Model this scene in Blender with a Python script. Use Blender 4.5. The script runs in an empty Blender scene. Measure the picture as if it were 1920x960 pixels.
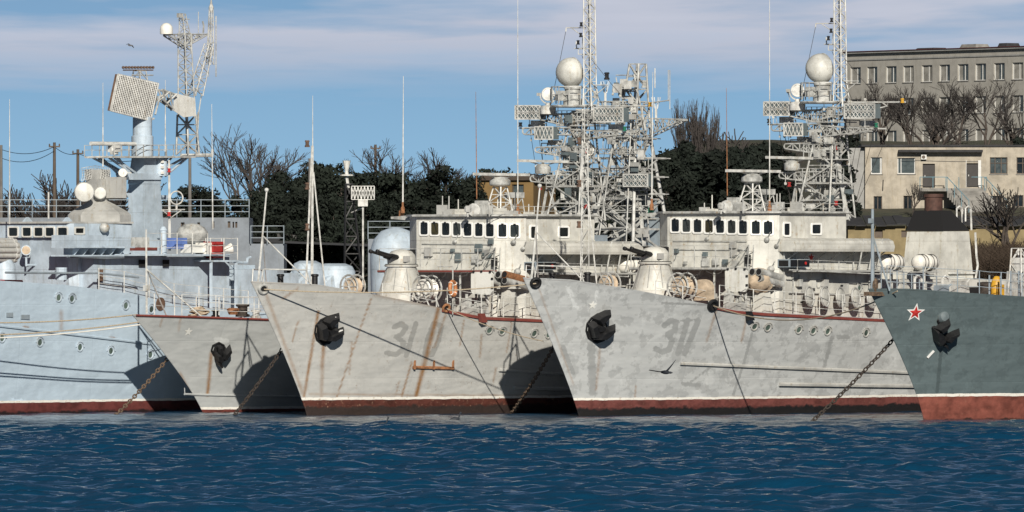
import bpy, math, random
import numpy as np
from mathutils import Vector, Matrix
random.seed(7); rng = np.random.default_rng(7)
scn = bpy.context.scene
COL = scn.collection
R = math.radians

# ------------------------------------------------------------------ camera
F, H, HY = 17200.0, 6.53, 500.0        # focal length in px of a 1920 wide frame, eye height, horizon row
cam = bpy.data.cameras.new('camera'); cam_o = bpy.data.objects.new('camera', cam); COL.objects.link(cam_o)
cam.sensor_width = 36.0; cam.lens = F/1920*36.0
cam.shift_y = 20/1920; cam.clip_start = 1.0; cam.clip_end = 30000
cam_o.location = (0, 0, H); cam_o.rotation_euler = (R(90), 0, 0)
scn.camera = cam_o
# ------------------------------------------------------------------ sky, sun, exposure
SUN_EL, SUN_AZ = R(25), R(6)           # low sun behind the camera, a little to its right
w = bpy.data.worlds.new('World'); scn.world = w; w.use_nodes = True
nt = w.node_tree; nt.nodes.clear()
def N(t, kind, **kw):
    n = t.nodes.new(kind)
    for k, v in kw.items():
        if k == 'i':
            for kk, vv in v.items(): n.inputs[kk].default_value = vv
        else: setattr(n, k, v)
    return n
def math_n(t, op, a, b=None, c=None, clamp=False):
    n = t.nodes.new('ShaderNodeMath'); n.operation = op; n.use_clamp = clamp
    for i, v in enumerate((a, b, c)):
        if v is None: continue
        if isinstance(v, (int, float)): n.inputs[i].default_value = v
        else: t.links.new(v, n.inputs[i])
    return n.outputs[0]
def mix_c(t, f, a, b, mode='MIX'):
    n = t.nodes.new('ShaderNodeMix'); n.data_type = 'RGBA'; n.blend_type = mode
    for sock, v in ((n.inputs[0], f), (n.inputs[6], a), (n.inputs[7], b)):
        if isinstance(v, (int, float)): sock.default_value = v
        elif isinstance(v, tuple): sock.default_value = (*v[:3], 1)
        else: t.links.new(v, sock)
    return n.outputs[2]
def ramp(t, f, stops):
    n = t.nodes.new('ShaderNodeValToRGB'); e = n.color_ramp.elements
    while len(e) < len(stops): e.new(0.5)
    for el, (pos, c) in zip(e, stops):
        el.position = pos; el.color = (c, c, c, 1) if isinstance(c, (int, float)) else (*c, 1)
    t.links.new(f, n.inputs[0]); return n.outputs[0]
sky = N(nt, 'ShaderNodeTexSky', sky_type='NISHITA', sun_disc=False, sun_elevation=SUN_EL, sun_rotation=R(180)-SUN_AZ,
        altitude=0, air_density=0.2, dust_density=0.0, ozone_density=4.0)
tc = N(nt, 'ShaderNodeTexCoord'); sx = N(nt, 'ShaderNodeSeparateXYZ'); nt.links.new(tc.outputs['Generated'], sx.inputs[0])
zc = math_n(nt, 'MAXIMUM', sx.outputs[2], 0.004)
cx = math_n(nt, 'DIVIDE', sx.outputs[0], zc); cy = math_n(nt, 'DIVIDE', sx.outputs[1], zc)
cv = N(nt, 'ShaderNodeCombineXYZ'); nt.links.new(cx, cv.inputs[0]); nt.links.new(cy, cv.inputs[1])
def cloud_noise(sx_, sy_, detail, off):
    mp = N(nt, 'ShaderNodeMapping'); mp.inputs['Scale'].default_value = (sx_, sy_, 1); mp.inputs['Location'].default_value = off
    nt.links.new(cv.outputs[0], mp.inputs[0])
    n = N(nt, 'ShaderNodeTexNoise', i={'Scale': 1.0, 'Detail': detail, 'Roughness': 0.55}); nt.links.new(mp.outputs[0], n.inputs['Vector'])
    return n.outputs[0]
n1 = cloud_noise(0.42, 0.10, 4, (3.1, 0.4, 0)); n2 = cloud_noise(1.0, 0.22, 5, (9.2, 4.0, 0))
dist = math_n(nt, 'ADD', math_n(nt, 'SQRT', math_n(nt, 'ADD', math_n(nt, 'POWER', cx, 2.0), math_n(nt, 'POWER', cy, 2.0))),
              math_n(nt, 'MULTIPLY', math_n(nt, 'SUBTRACT', n2, 0.5), 16.0))
bank = ramp(nt, math_n(nt, 'DIVIDE', dist, 100.0), [(0.40, 1.0), (0.54, 0.0)])       # the cloud deck ends far out: clear band above the horizon
cov = ramp(nt, math_n(nt, 'ADD', math_n(nt, 'MULTIPLY', n1, 0.7), math_n(nt, 'ADD', math_n(nt, 'MULTIPLY', n2, 0.3), math_n(nt, 'MULTIPLY', math_n(nt, 'MINIMUM', dist, 45.0), 0.005))), [(0.57, 0.03), (0.76, 1.0)])
mask = math_n(nt, 'MULTIPLY', math_n(nt, 'MULTIPLY', bank, cov), 0.92)
skyc = mix_c(nt, 1.0, sky.outputs[0], (0.062, 0.058, 0.045), 'MULTIPLY')
cloudc = mix_c(nt, n2, (0.32, 0.355, 0.44), (0.50, 0.505, 0.57))
bg = N(nt, 'ShaderNodeBackground'); nt.links.new(mix_c(nt, mask, skyc, cloudc), bg.inputs[0]); bg.inputs[1].default_value = 1.0
wo = N(nt, 'ShaderNodeOutputWorld'); nt.links.new(bg.outputs[0], wo.inputs[0])
sun = bpy.data.lights.new('sun', 'SUN'); sun.energy = 4.3; sun.angle = R(0.5); sun.color = (1.0, 0.935, 0.83)
sun_o = bpy.data.objects.new('sun', sun); COL.objects.link(sun_o)
sd = Vector((-math.sin(SUN_AZ)*math.cos(SUN_EL), math.cos(SUN_AZ)*math.cos(SUN_EL), -math.sin(SUN_EL)))
sun_o.rotation_euler = sd.to_track_quat('-Z', 'Y').to_euler(); sun_o.location = (20, -50, 60)
scn.view_settings.view_transform = 'Standard'; scn.view_settings.look = 'None'
scn.view_settings.exposure = 0.36; scn.view_settings.gamma = 1.0; scn.view_settings.use_curve_mapping = False
scn.render.engine = 'CYCLES'

# ------------------------------------------------------------------ materials
MAT = {}
def base_mat(name, rough=0.6, metal=0.0):
    m = bpy.data.materials.new(name); m.use_nodes = True; t = m.node_tree
    b = t.nodes['Principled BSDF']; b.inputs['Roughness'].default_value = rough; b.inputs['Metallic'].default_value = metal
    MAT[name] = m; return m, t, b
def objco(t, scale=(1, 1, 1)):
    c = N(t, 'ShaderNodeTexCoord'); mp = N(t, 'ShaderNodeMapping'); mp.inputs['Scale'].default_value = scale
    t.links.new(c.outputs['Object'], mp.inputs[0]); return mp.outputs[0]
def noise(t, vec, scale, detail=4, rough=0.55):
    n = N(t, 'ShaderNodeTexNoise', i={'Scale': scale, 'Detail': detail, 'Roughness': rough}); t.links.new(vec, n.inputs['Vector']); return n.outputs[0]
def bump(t, b, h, strength, dist):
    n = N(t, 'ShaderNodeBump', i={'Strength': strength, 'Distance': dist}); t.links.new(h, n.inputs['Height']); t.links.new(n.outputs[0], b.inputs['Normal'])
RUST, RUST2 = (0.15, 0.07, 0.03), (0.29, 0.18, 0.085)
def paint(name, col, dark=0.72, rust=0.5, rough=0.5, streak=True, seams=False, fine=False):
    """weathered ship paint: mottled colour (when fine, small shadows painted in too), run-down streaks, rust specks"""
    m, t, b = base_mat(name, rough)
    v = objco(t); vs = objco(t, (5, 5, 0.55))
    n_a = noise(t, v, 2.6 if fine else 0.9, 6, 0.65); n_s = noise(t, vs, 1.0, 4); n_f = noise(t, v, 9, 4)
    c = mix_c(t, ramp(t, n_a, [(0.42, 0.0), (0.62, 1.0)]), col, tuple(x*dark for x in col))
    if streak: c = mix_c(t, ramp(t, n_s, [(0.55, 0.0), (0.75, 0.65)]), c, (col[0]*0.62, col[1]*0.60, col[2]*0.52))
    if rust:
        r = math_n(t, 'MULTIPLY', ramp(t, n_s, [(0.52, 0.0), (0.7, 1.0)]), ramp(t, n_f, [(0.53, 0.0), (0.66, 1.0)]))
        c = mix_c(t, math_n(t, 'MULTIPLY', r, rust), c, RUST2)
    t.links.new(c, b.inputs['Base Color'])
    if seams:                                  # welded plate joints
        sp = N(t, 'ShaderNodeSeparateXYZ'); t.links.new(v, sp.inputs[0]); j = None
        for o_, f_ in ((0, 0.71), (1, 0.83), (2, 0.77)):
            l = ramp(t, math_n(t, 'FRACT', math_n(t, 'MULTIPLY', math_n(t, 'ADD', sp.outputs[o_], 40.37), f_)), [(0.0, 1.0), (0.022, 0.0)])
            j = l if j is None else math_n(t, 'MAXIMUM', j, l)
        c = mix_c(t, math_n(t, 'MULTIPLY', j, 0.32), c, (col[0]*0.4, col[1]*0.38, col[2]*0.34))
        t.links.new(c, b.inputs['Base Color']); big = noise(t, v, 1.3, 2)
        bump(t, b, math_n(t, 'ADD', math_n(t, 'SUBTRACT', math_n(t, 'MULTIPLY', n_f, 0.2), math_n(t, 'MULTIPLY', j, 0.25)), big), 0.35, 0.08); return m
    bump(t, b, n_f, 0.12, 0.03); return m
def flat(name, col, rough=0.6, var=0.25, scale=3.0, metal=0.0, bmp=0.1):
    m, t, b = base_mat(name, rough, metal)
    n_ = noise(t, objco(t), scale, 4)
    t.links.new(mix_c(t, ramp(t, n_, [(0.35, 0.0), (0.68, 1.0)]), col, tuple(x*(1-var*1.6) for x in col)), b.inputs['Base Color'])
    if bmp: bump(t, b, n_, bmp, 0.03)
    return m
def hull_mat(name, col, zb, zr, zw, redc, blackc, patch, light, rust_amt):
    m, t, b = base_mat(name, 0.42)
    v = objco(t); sp = N(t, 'ShaderNodeSeparateXYZ'); t.links.new(v, sp.inputs[0]); z = sp.outputs[2]
    at = N(t, 'ShaderNodeAttribute', attribute_name='wear'); sc = N(t, 'ShaderNodeSeparateColor'); t.links.new(at.outputs['Color'], sc.inputs[0])
    n_b = noise(t, v, 0.35, 4); n_m = noise(t, v, 1.6, 6, 0.6); n_f = noise(t, v, 8, 5, 0.65); n_s = noise(t, objco(t, (4.5, 4.5, 0.28)), 1.0, 5)
    n_h = noise(t, objco(t, (0.25, 0.25, 2.6)), 1.0, 3)
    c = mix_c(t, ramp(t, n_b, [(0.4, 0.0), (0.62, 1.0)]), col, tuple(x*0.92 for x in col))
    c = mix_c(t, ramp(t, n_h, [(0.45, 0.0), (0.6, 0.35)]), c, tuple(x*0.85 for x in col))
    edge = math_n(t, 'ADD', n_m, math_n(t, 'MULTIPLY', n_f, 0.25))
    c = mix_c(t, math_n(t, 'MULTIPLY', ramp(t, edge, [(0.655, 0.0), (0.675, 1.0)]), patch), c, tuple(x*0.66 for x in col))
    c = mix_c(t, math_n(t, 'MULTIPLY', ramp(t, noise(t, v, 1.1, 6, 0.62), [(0.60, 0.0), (0.64, 1.0)]), light), c, tuple(min(1, x*1.25) for x in col))
    g = ramp(t, math_n(t, 'ADD', sc.outputs[1], math_n(t, 'MULTIPLY', math_n(t, 'SUBTRACT', n_f, 0.5), 0.7)), [(0.42, 0.0), (0.52, 1.0)])
    c = mix_c(t, math_n(t, 'MULTIPLY', g, 0.85), c, tuple(x*0.60 for x in col))
    bl = ramp(t, math_n(t, 'ADD', sc.outputs[2], math_n(t, 'MULTIPLY', math_n(t, 'SUBTRACT', n_f, 0.5), 0.9)), [(0.40, 0.0), (0.52, 1.0)])
    c = mix_c(t, math_n(t, 'MULTIPLY', bl, 0.7), c, tuple(min(1, x*1.32) for x in col))
    st = math_n(t, 'MULTIPLY', ramp(t, n_s, [(0.58, 0.0), (0.74, 1.0)]), ramp(t, n_f, [(0.40, 0.0), (0.62, 1.0)]))
    c = mix_c(t, math_n(t, 'MULTIPLY', st, 0.16*rust_amt), c, RUST2)
    spk = math_n(t, 'MULTIPLY', ramp(t, noise(t, v, 14, 3), [(0.66, 0.0), (0.70, 1.0)]), ramp(t, n_m, [(0.5, 0.0), (0.6, 1.0)]))
    c = mix_c(t, math_n(t, 'MULTIPLY', spk, 0.8*rust_amt), c, RUST)
    rs = math_n(t, 'MULTIPLY', sc.outputs[0], math_n(t, 'ADD', math_n(t, 'MULTIPLY', n_s, 0.8), math_n(t, 'MULTIPLY', n_f, 1.1)), clamp=True)
    c = mix_c(t, rs, c, mix_c(t, n_f, RUST, (0.30, 0.17, 0.07)))
    zn = math_n(t, 'ADD', z, math_n(t, 'MULTIPLY', math_n(t, 'SUBTRACT', n_m, 0.5), 0.09))
    zn2 = math_n(t, 'ADD', z, math_n(t, 'MULTIPLY', math_n(t, 'SUBTRACT', edge, 0.62), 0.55))
    wh = mix_c(t, ramp(t, n_f, [(0.58, 0.0), (0.68, 0.8)]), (0.72, 0.70, 0.64), RUST2)
    c = mix_c(t, math_n(t, 'LESS_THAN', zn, zw), c, wh)
    rd = mix_c(t, ramp(t, n_m, [(0.4, 0.0), (0.65, 1.0)]), redc, tuple(x*0.5 for x in redc))
    rd = mix_c(t, ramp(t, n_f, [(0.6, 0.0), (0.7, 0.6*rust_amt)]), rd, (0.35, 0.22, 0.15))
    c = mix_c(t, math_n(t, 'LESS_THAN', zn, zr), c, rd)
    bk = mix_c(t, n_f, blackc, tuple(x*0.4 for x in blackc))
    c = mix_c(t, ramp(t, zn2, [(max(0.0, zb-0.04), 1.0), (zb+0.05, 0.0)]), c, bk)
    t.links.new(c, b.inputs['Base Color'])
    hh = math_n(t, 'ADD', math_n(t, 'MULTIPLY', noise(t, objco(t, (0.8, 0.8, 1.5)), 1.0, 2), 1.0), math_n(t, 'MULTIPLY', n_f, 0.04))
    seam = ramp(t, math_n(t, 'FRACT', math_n(t, 'MULTIPLY', z, 0.62)), [(0.0, 0.0), (0.02, 1.0), (0.98, 1.0), (1.0, 0.0)])
    vsm = ramp(t, math_n(t, 'FRACT', math_n(t, 'MULTIPLY', sp.outputs[0], 0.21)), [(0.0, 0.0), (0.012, 1.0), (0.988, 1.0), (1.0, 0.0)])
    hh = math_n(t, 'ADD', hh, math_n(t, 'MULTIPLY', math_n(t, 'ADD', seam, vsm), 0.05))
    bump(t, b, hh, 0.5, 0.15)
    b.inputs['Specular IOR Level'].default_value = 0.35
    return m
GREY = (0.42, 0.42, 0.40); LBLUE = (0.45, 0.535, 0.615)
hull_mat('hull_c', (0.45, 0.45, 0.43), 0.40, 0.68, 0.79, (0.11, 0.038, 0.028), (0.05, 0.035, 0.03), 0.2, 0.2, 1.4)
hull_mat('hull_d', (0.44, 0.455, 0.455), 0.36, 0.70, 0.80, (0.17, 0.058, 0.05), (0.022, 0.02, 0.02), 0.55, 0.35, 0.35)
hull_mat('hull_b', (0.40, 0.415, 0.41), 0.02, 0.16, 0.27, (0.17, 0.05, 0.04), (0.03, 0.025, 0.02), 0.1, 0.1, 0.25)
hull_mat('hull_a', (0.43, 0.525, 0.61), 0.10, 0.50, 0.60, (0.15, 0.045, 0.04), (0.03, 0.02, 0.02), 0.08, 0.2, 0.15)
hull_mat('hull_e', (0.105, 0.138, 0.145), 0.06, 1.02, 1.14, (0.23, 0.075, 0.055), (0.05, 0.03, 0.025), 0.4, 0.35, 0.25)
paint('grey_paint', GREY, rust=0.6); paint('pale_paint', (0.58, 0.575, 0.53), rust=0.8, seams=True); paint('blue_paint', LBLUE, rust=0.35, seams=True)
paint('white_paint', (0.70, 0.70, 0.66), 0.8, rust=0.5); paint('mast_paint', (0.47, 0.475, 0.455), 0.5, rust=0.8, fine=True)  # mast_paint: fine dark mottle is weathering plus small shadows put into the colour
paint('dark_grey_paint', (0.12, 0.15, 0.16), rust=0.3); paint('deck_red', (0.20, 0.05, 0.04), rust=0.4)
paint('white_mast', (0.62, 0.62, 0.59), 0.6, rust=0.7, fine=True); paint('steel_blue', (0.27, 0.32, 0.36), rust=0.3)  # white_mast: dark mottle paints in shadow among the struts, along with weathering
paint('radome_paint', (0.60, 0.60, 0.56), 0.62, rust=0.5); paint('pier_grey', (0.16, 0.185, 0.215), rust=0.1)
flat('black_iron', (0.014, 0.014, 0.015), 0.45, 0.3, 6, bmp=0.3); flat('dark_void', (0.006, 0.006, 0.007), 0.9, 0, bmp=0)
flat('chain_rust', (0.17, 0.115, 0.075), 0.8, 0.45, 9, bmp=0.3); flat('chain_dark', (0.05, 0.038, 0.03), 0.8, 0.4, 9, bmp=0.3)
flat('rope_tan', (0.48, 0.40, 0.29), 0.9, 0.3, 20); flat('rope_dark', (0.07, 0.065, 0.06), 0.9, 0.3, 20)
flat('canvas_tan', (0.55, 0.44, 0.32), 0.9, 0.25, 4, bmp=0.5); flat('frame_bright', (0.82, 0.82, 0.79), 0.5, 0.06, 5, bmp=0); flat('pipe_brown', (0.085, 0.04, 0.03), 0.8, 0.3, 5)
flat('orange', (0.62, 0.24, 0.09), 0.6, 0.3, 6)
flat('red', (0.33, 0.022, 0.02), 0.5, 0.2, 4); flat('star_red', (0.5, 0.03, 0.025), 0.5, 0.15, 4); flat('star_white', (0.8, 0.8, 0.78), 0.5, 0.1, 4)
flat('rust_orange', (0.36, 0.16, 0.07), 0.8, 0.4, 5, bmp=0.4); flat('canister_white', (0.78, 0.76, 0.70), 0.4, 0.12, 3); flat('blue_box', (0.12, 0.2, 0.5), 0.5, 0.2, 3)
flat('yellow', (0.65, 0.36, 0.03), 0.5, 0.25, 4); flat('green_lamp', (0.02, 0.17, 0.10), 0.4, 0.2, 4); flat('mesh_brown', (0.15, 0.09, 0.06), 0.7, 0.35, 5); flat('lens', (0.10, 0.12, 0.11), 0.08, 0.3, 6, bmp=0)
def glass(name, col, rough=0.06):
    m, t, b = base_mat(name, rough); n_ = noise(t, objco(t), 1.3, 3)
    t.links.new(mix_c(t, ramp(t, n_, [(0.4, 0.0), (0.65, 1.0)]), col, tuple(x*0.35 for x in col)), b.inputs['Base Color'])
    b.inputs['Specular IOR Level'].default_value = 0.5; return m
glass('pane_dark', (0.014, 0.017, 0.017), 0.12); glass('pane_dim', (0.05, 0.055, 0.05), 0.08); glass('pane_amber', (0.05, 0.042, 0.016), 0.12); glass('pane_house', (0.07, 0.085, 0.085), 0.1); glass('port_glass', (0.10, 0.14, 0.12), 0.15)

# ------------------------------------------------------------------ mesh helpers
class MB:
    def __init__(s): s.v = []; s.f = []; s.m = []; s.cm = 0
    def add(s, vs, fs):
        o = len(s.v); s.v += [tuple(x) for x in vs]; s.f += [tuple(i+o for i in f) for f in fs]; s.m += [s.cm]*len(fs); return s
    def hexa(s, p): return s.add(p, [(0, 3, 2, 1), (4, 5, 6, 7), (0, 1, 5, 4), (1, 2, 6, 5), (2, 3, 7, 6), (3, 0, 4, 7)])
    def box(s, x0, x1, y0, y1, z0, z1):
        return s.hexa([(x0, y0, z0), (x1, y0, z0), (x1, y1, z0), (x0, y1, z0), (x0, y0, z1), (x1, y0, z1), (x1, y1, z1), (x0, y1, z1)])
    def cbox(s, c, sx, sy, sz): return s.box(c[0]-sx/2, c[0]+sx/2, c[1]-sy/2, c[1]+sy/2, c[2]-sz/2, c[2]+sz/2)
    def tube(s, p, q, r, r2=None, n=6):
        p = Vector(p); q = Vector(q); d = q-p
        if d.length < 1e-6: return s
        r2 = r if r2 is None else r2
        u = d.normalized().orthogonal().normalized(); w_ = d.normalized().cross(u)
        cs = [(math.cos(2*math.pi*i/n), math.sin(2*math.pi*i/n)) for i in range(n)]
        vs = [p+u*(c*r)+w_*(k*r) for c, k in cs]+[q+u*(c*r2)+w_*(k*r2) for c, k in cs]
        return s.add(vs, [(i, (i+1) % n, n+(i+1) % n, n+i) for i in range(n)]+[tuple(range(n-1, -1, -1)), tuple(range(n, 2*n))])
    def path(s, pts, r, n=5, closed=False):
        pts = list(pts)+([pts[0]] if closed else [])
        for a, b in zip(pts[:-1], pts[1:]): s.tube(a, b, r, n=n)
        return s
    def prism(s, plan, z0, z1, plan2=None):
        n = len(plan); p2 = plan2 or plan
        return s.add([(x, y, z0) for x, y in plan]+[(x, y, z1) for x, y in p2], [(i, (i+1) % n, n+(i+1) % n, n+i) for i in range(n)]+[tuple(range(n-1, -1, -1)), tuple(range(n, 2*n))])
    def plate(s, pts, off):
        n = len(pts); off = Vector(off); P = [Vector(p) for p in pts]
        return s.add(P+[p+off for p in P], [(i, (i+1) % n, n+(i+1) % n, n+i) for i in range(n)]+[tuple(range(n-1, -1, -1)), tuple(range(n, 2*n))])
    def lathe(s, prof, c, axis=(0, 0, 1), n=16):
        ax = Vector(axis).normalized(); u = ax.orthogonal().normalized(); w_ = ax.cross(u); c = Vector(c); vs = []
        for r, h in prof:
            for i in range(n):
                a = 2*math.pi*i/n; vs.append(c+ax*h+u*(r*math.cos(a))+w_*(r*math.sin(a)))
        fs = [(j*n+i, j*n+(i+1) % n, (j+1)*n+(i+1) % n, (j+1)*n+i) for j in range(len(prof)-1) for i in range(n)]
        fs += [tuple(range(n-1, -1, -1)), tuple((len(prof)-1)*n+i for i in range(n))]
        return s.add(vs, fs)
    def ball(s, c, r, n=16, sq=(1, 1, 1)):
        k = n//2; o = len(s.v)
        s.lathe([(max(1e-3, r*math.sin(math.pi*j/k)), -r*math.cos(math.pi*j/k)) for j in range(k+1)], (0, 0, 0), n=n)
        for i in range(o, len(s.v)): x, y, z = s.v[i]; s.v[i] = (c[0]+x*sq[0], c[1]+y*sq[1], c[2]+z*sq[2])
        return s
    def ring(s, c, axis, R_, r, n=18, k=6):
        ax = Vector(axis).normalized(); u = ax.orthogonal().normalized(); w_ = ax.cross(u); c = Vector(c); vs = []
        for i in range(n):
            a = 2*math.pi*i/n; d = u*math.cos(a)+w_*math.sin(a)
            for j in range(k):
                b = 2*math.pi*j/k; vs.append(c+d*(R_+r*math.cos(b))+ax*(r*math.sin(b)))
        return s.add(vs, [(i*k+j, ((i+1) % n)*k+j, ((i+1) % n)*k+(j+1) % k, i*k+(j+1) % k) for i in range(n) for j in range(k)])
    def truss(s, p, q, h0, h1, n, r, depth=None, rnd=False):
        """flat or box girder hanging below the line p-q; h0/h1 heights at the ends"""
        p = Vector(p); q = Vector(q); sides = [Vector((0, 0, 0))] if depth is None else [Vector(depth)*0.5, Vector(depth)*-0.5]
        for off in sides:
            T = [p.lerp(q, i/n)+off for i in range(n+1)]; B = [T[i]-Vector((0, 0, h0+(h1-h0)*i/n)) for i in range(n+1)]
            s.path(T, r); s.path(B, r)
            for i in range(n):
                s.tube(T[i], B[i], r*0.7, n=4); s.tube(B[i] if i % 2 else T[i], T[i+1] if i % 2 else B[i+1], r*0.7, n=4)
            if rnd and h1 > 0.05:
                d = (q-p).normalized(); cpt = (T[n]+B[n])/2
                s.path([cpt+Vector((0, 0, h1/2))*math.cos(a)+d*(h1/2*math.sin(a)) for a in [math.pi*k/6 for k in range(7)]], r)
            else: s.tube(T[n], B[n], r, n=4)
        if depth is not None:
            for i in range(n+1):
                a = p.lerp(q, i/n); s.tube(a+sides[0], a+sides[1], r*0.7, n=4)
                b_ = Vector((0, 0, h0+(h1-h0)*i/n)); s.tube(a+sides[0]-b_, a+sides[1]-b_, r*0.7, n=4)
        return s
    def lattice(s, p, q, w0, w1, n, r, rb=None, sides=4, rot=0.0):
        """tower of corner legs with zigzag and ring bracing"""
        p = Vector(p); q = Vector(q); rb = rb or r*0.6; L = []
        for i in range(n+1):
            c = p.lerp(q, i/n); w_ = (w0+(w1-w0)*i/n)*0.7071
            L.append([c+Vector((w_*math.cos(rot+2*math.pi*(k+.5)/sides), w_*math.sin(rot+2*math.pi*(k+.5)/sides), 0)) for k in range(sides)])
        for i in range(n):
            for k in range(sides):
                s.tube(L[i][k], L[i+1][k], r, n=5); k2 = (k+1) % sides
                s.tube(L[i][k] if (i+k) % 2 else L[i][k2], L[i+1][k2] if (i+k) % 2 else L[i+1][k], rb, n=4)
                s.tube(L[i+1][k], L[i+1][k2], rb, n=4)
        return s
    def build(s, name, mats, parent=None, smooth=False, kind=None):
        me = bpy.data.meshes.new(name); me.from_pydata(s.v, [], s.f); 
        for m in ([mats] if isinstance(mats, str) else mats): me.materials.append(MAT[m])
        if any(s.m): me.polygons.foreach_set('material_index', s.m)
        if smooth: me.polygons.foreach_set('use_smooth', [True]*len(s.f)); 
        me.update()
        if smooth:
            try: me.set_sharp_from_angle(angle=R(38))
            except Exception: pass
        o = bpy.data.objects.new(name, me); COL.objects.link(o)
        if parent: o.parent = parent
        if kind: o['kind'] = kind
        return o
def tag(o, label, cat, group=None):
    o['label'] = label; o['category'] = cat
    if group: o['group'] = group
    return o
def empty(name, loc=(0, 0, 0), rz=0.0):
    o = bpy.data.objects.new(name, None); COL.objects.link(o); o.location = loc; o.rotation_euler = (0, 0, rz); o.empty_display_size = 0.5; return o
def structure(o): o['kind'] = 'structure'; return o
def clone(o, parent=None):
    c = o.copy(); COL.objects.link(c); c.parent = parent
    for ch in list(o.children): clone(ch, c)
    return c
def wp(px, py, Y): return Vector(((px-960)/F*Y, Y, H+(HY-py)/F*Y))
def water_pt(px, py): return wp(px, py, F*H/(py-HY))
class Frame:
    """a local frame standing in the world; pixels become points on its planes"""
    def __init__(s, X, Y, rz, Z=0.0):
        s.o = Vector((X, Y, Z)); s.rz = rz; s.c, s.s = math.cos(rz), math.sin(rz)
        s.O = s.to(Vector((0, 0, H)))
    def to(s, v): d = v-s.o; return Vector((d.x*s.c+d.y*s.s, -d.x*s.s+d.y*s.c, d.z))
    def world(s, v): v = Vector(v); return Vector((v.x*s.c-v.y*s.s, v.x*s.s+v.y*s.c, v.z))+s.o
    def dir(s, px, py): d = Vector(((px-960)/F, 1.0, (HY-py)/F)); return Vector((d.x*s.c+d.y*s.s, -d.x*s.s+d.y*s.c, d.z))
    def on(s, px, py, P, Nn):
        d = s.dir(px, py); P = Vector(P); Nn = Vector(Nn); return s.O+d*((P-s.O).dot(Nn)/d.dot(Nn))
    def y(s, px, py, y=0.0): return s.on(px, py, (0, y, 0), (0, 1, 0))
    def x(s, px, py, x=0.0): return s.on(px, py, (x, 0, 0), (1, 0, 0))
    def px(s, V):
        """vectorised projection of local points (n,3) to photo pixels"""
        X = V[:, 0]*s.c-V[:, 1]*s.s+s.o.x; Y = V[:, 0]*s.s+V[:, 1]*s.c+s.o.y
        return 960+X/Y*F, HY-(V[:, 2]+s.o.z-H)/Y*F
# ------------------------------------------------------------------ water
def water():
    m, t, b = base_mat('water', 0.06)
    b.inputs['IOR'].default_value = 1.33
    v = objco(t)
    b.inputs['Base Color'].default_value = (0.003, 0.038, 0.084, 1)
    n_a = noise(t, objco(t, (0.8, 1.3, 1.0)), 2.6, 6, 0.6)
    bump(t, b, n_a, 0.75, 0.08)
    xs = np.concatenate([[-6000, -900, -120, -60], np.arange(-33, 33.01, 0.21), [60, 120, 900, 6000]])
    ys = np.concatenate([[-600, 0, 120, 190], np.arange(234, 452, 0.21), [480, 530]])
    X, Y = np.meshgrid(xs, ys)
    Z = np.zeros_like(X); wr = np.random.default_rng(3)
    for i in range(70):
        lam = 0.5*(4.2/0.5)**wr.random(); k = 2*math.pi/lam; th = math.radians(wr.normal(82, 27))
        ph = (X*math.cos(th)+Y*math.sin(th))*k+wr.random()*6.283
        amp = 0.0098*lam**0.85
        gx = 0.5+0.5*np.sin(X*0.11*wr.normal(1, .6)+Y*0.03*wr.normal(1, .8)+wr.random()*6.28)   # gusts
        Z += amp*(np.sin(ph)+0.25*np.sin(2*ph+1.2))*(0.45+0.75*gx)
    fade = np.clip((33-np.abs(X))/4, 0, 1)*np.clip((Y-234)/6, 0, 1)*np.clip((452-Y)/40, 0, 1)
    lee = 0.28+0.72*np.clip((394-Y)/34, 0, 1)
    Z *= fade*lee
    ny, nx = X.shape
    co = np.stack([X, Y, Z], -1).reshape(-1, 3)
    idx = np.arange(nx*ny).reshape(ny, nx)
    q = np.stack([idx[:-1, :-1], idx[:-1, 1:], idx[1:, 1:], idx[1:, :-1]], -1).reshape(-1, 4)
    me = bpy.data.meshes.new('water'); me.vertices.add(len(co)); me.vertices.foreach_set('co', co.ravel())
    me.loops.add(q.size); me.loops.foreach_set('vertex_index', q.ravel().astype(np.int32))
    me.polygons.add(len(q)); me.polygons.foreach_set('loop_start', (np.arange(len(q))*4).astype(np.int32))
    me.polygons.foreach_set('loop_total', np.full(len(q), 4, np.int32)); me.polygons.foreach_set('use_smooth', np.ones(len(q), bool))
    me.update(); me.validate(); me.materials.append(m)
    o = bpy.data.objects.new('water', me); COL.objects.link(o); structure(o)
water()

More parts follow.
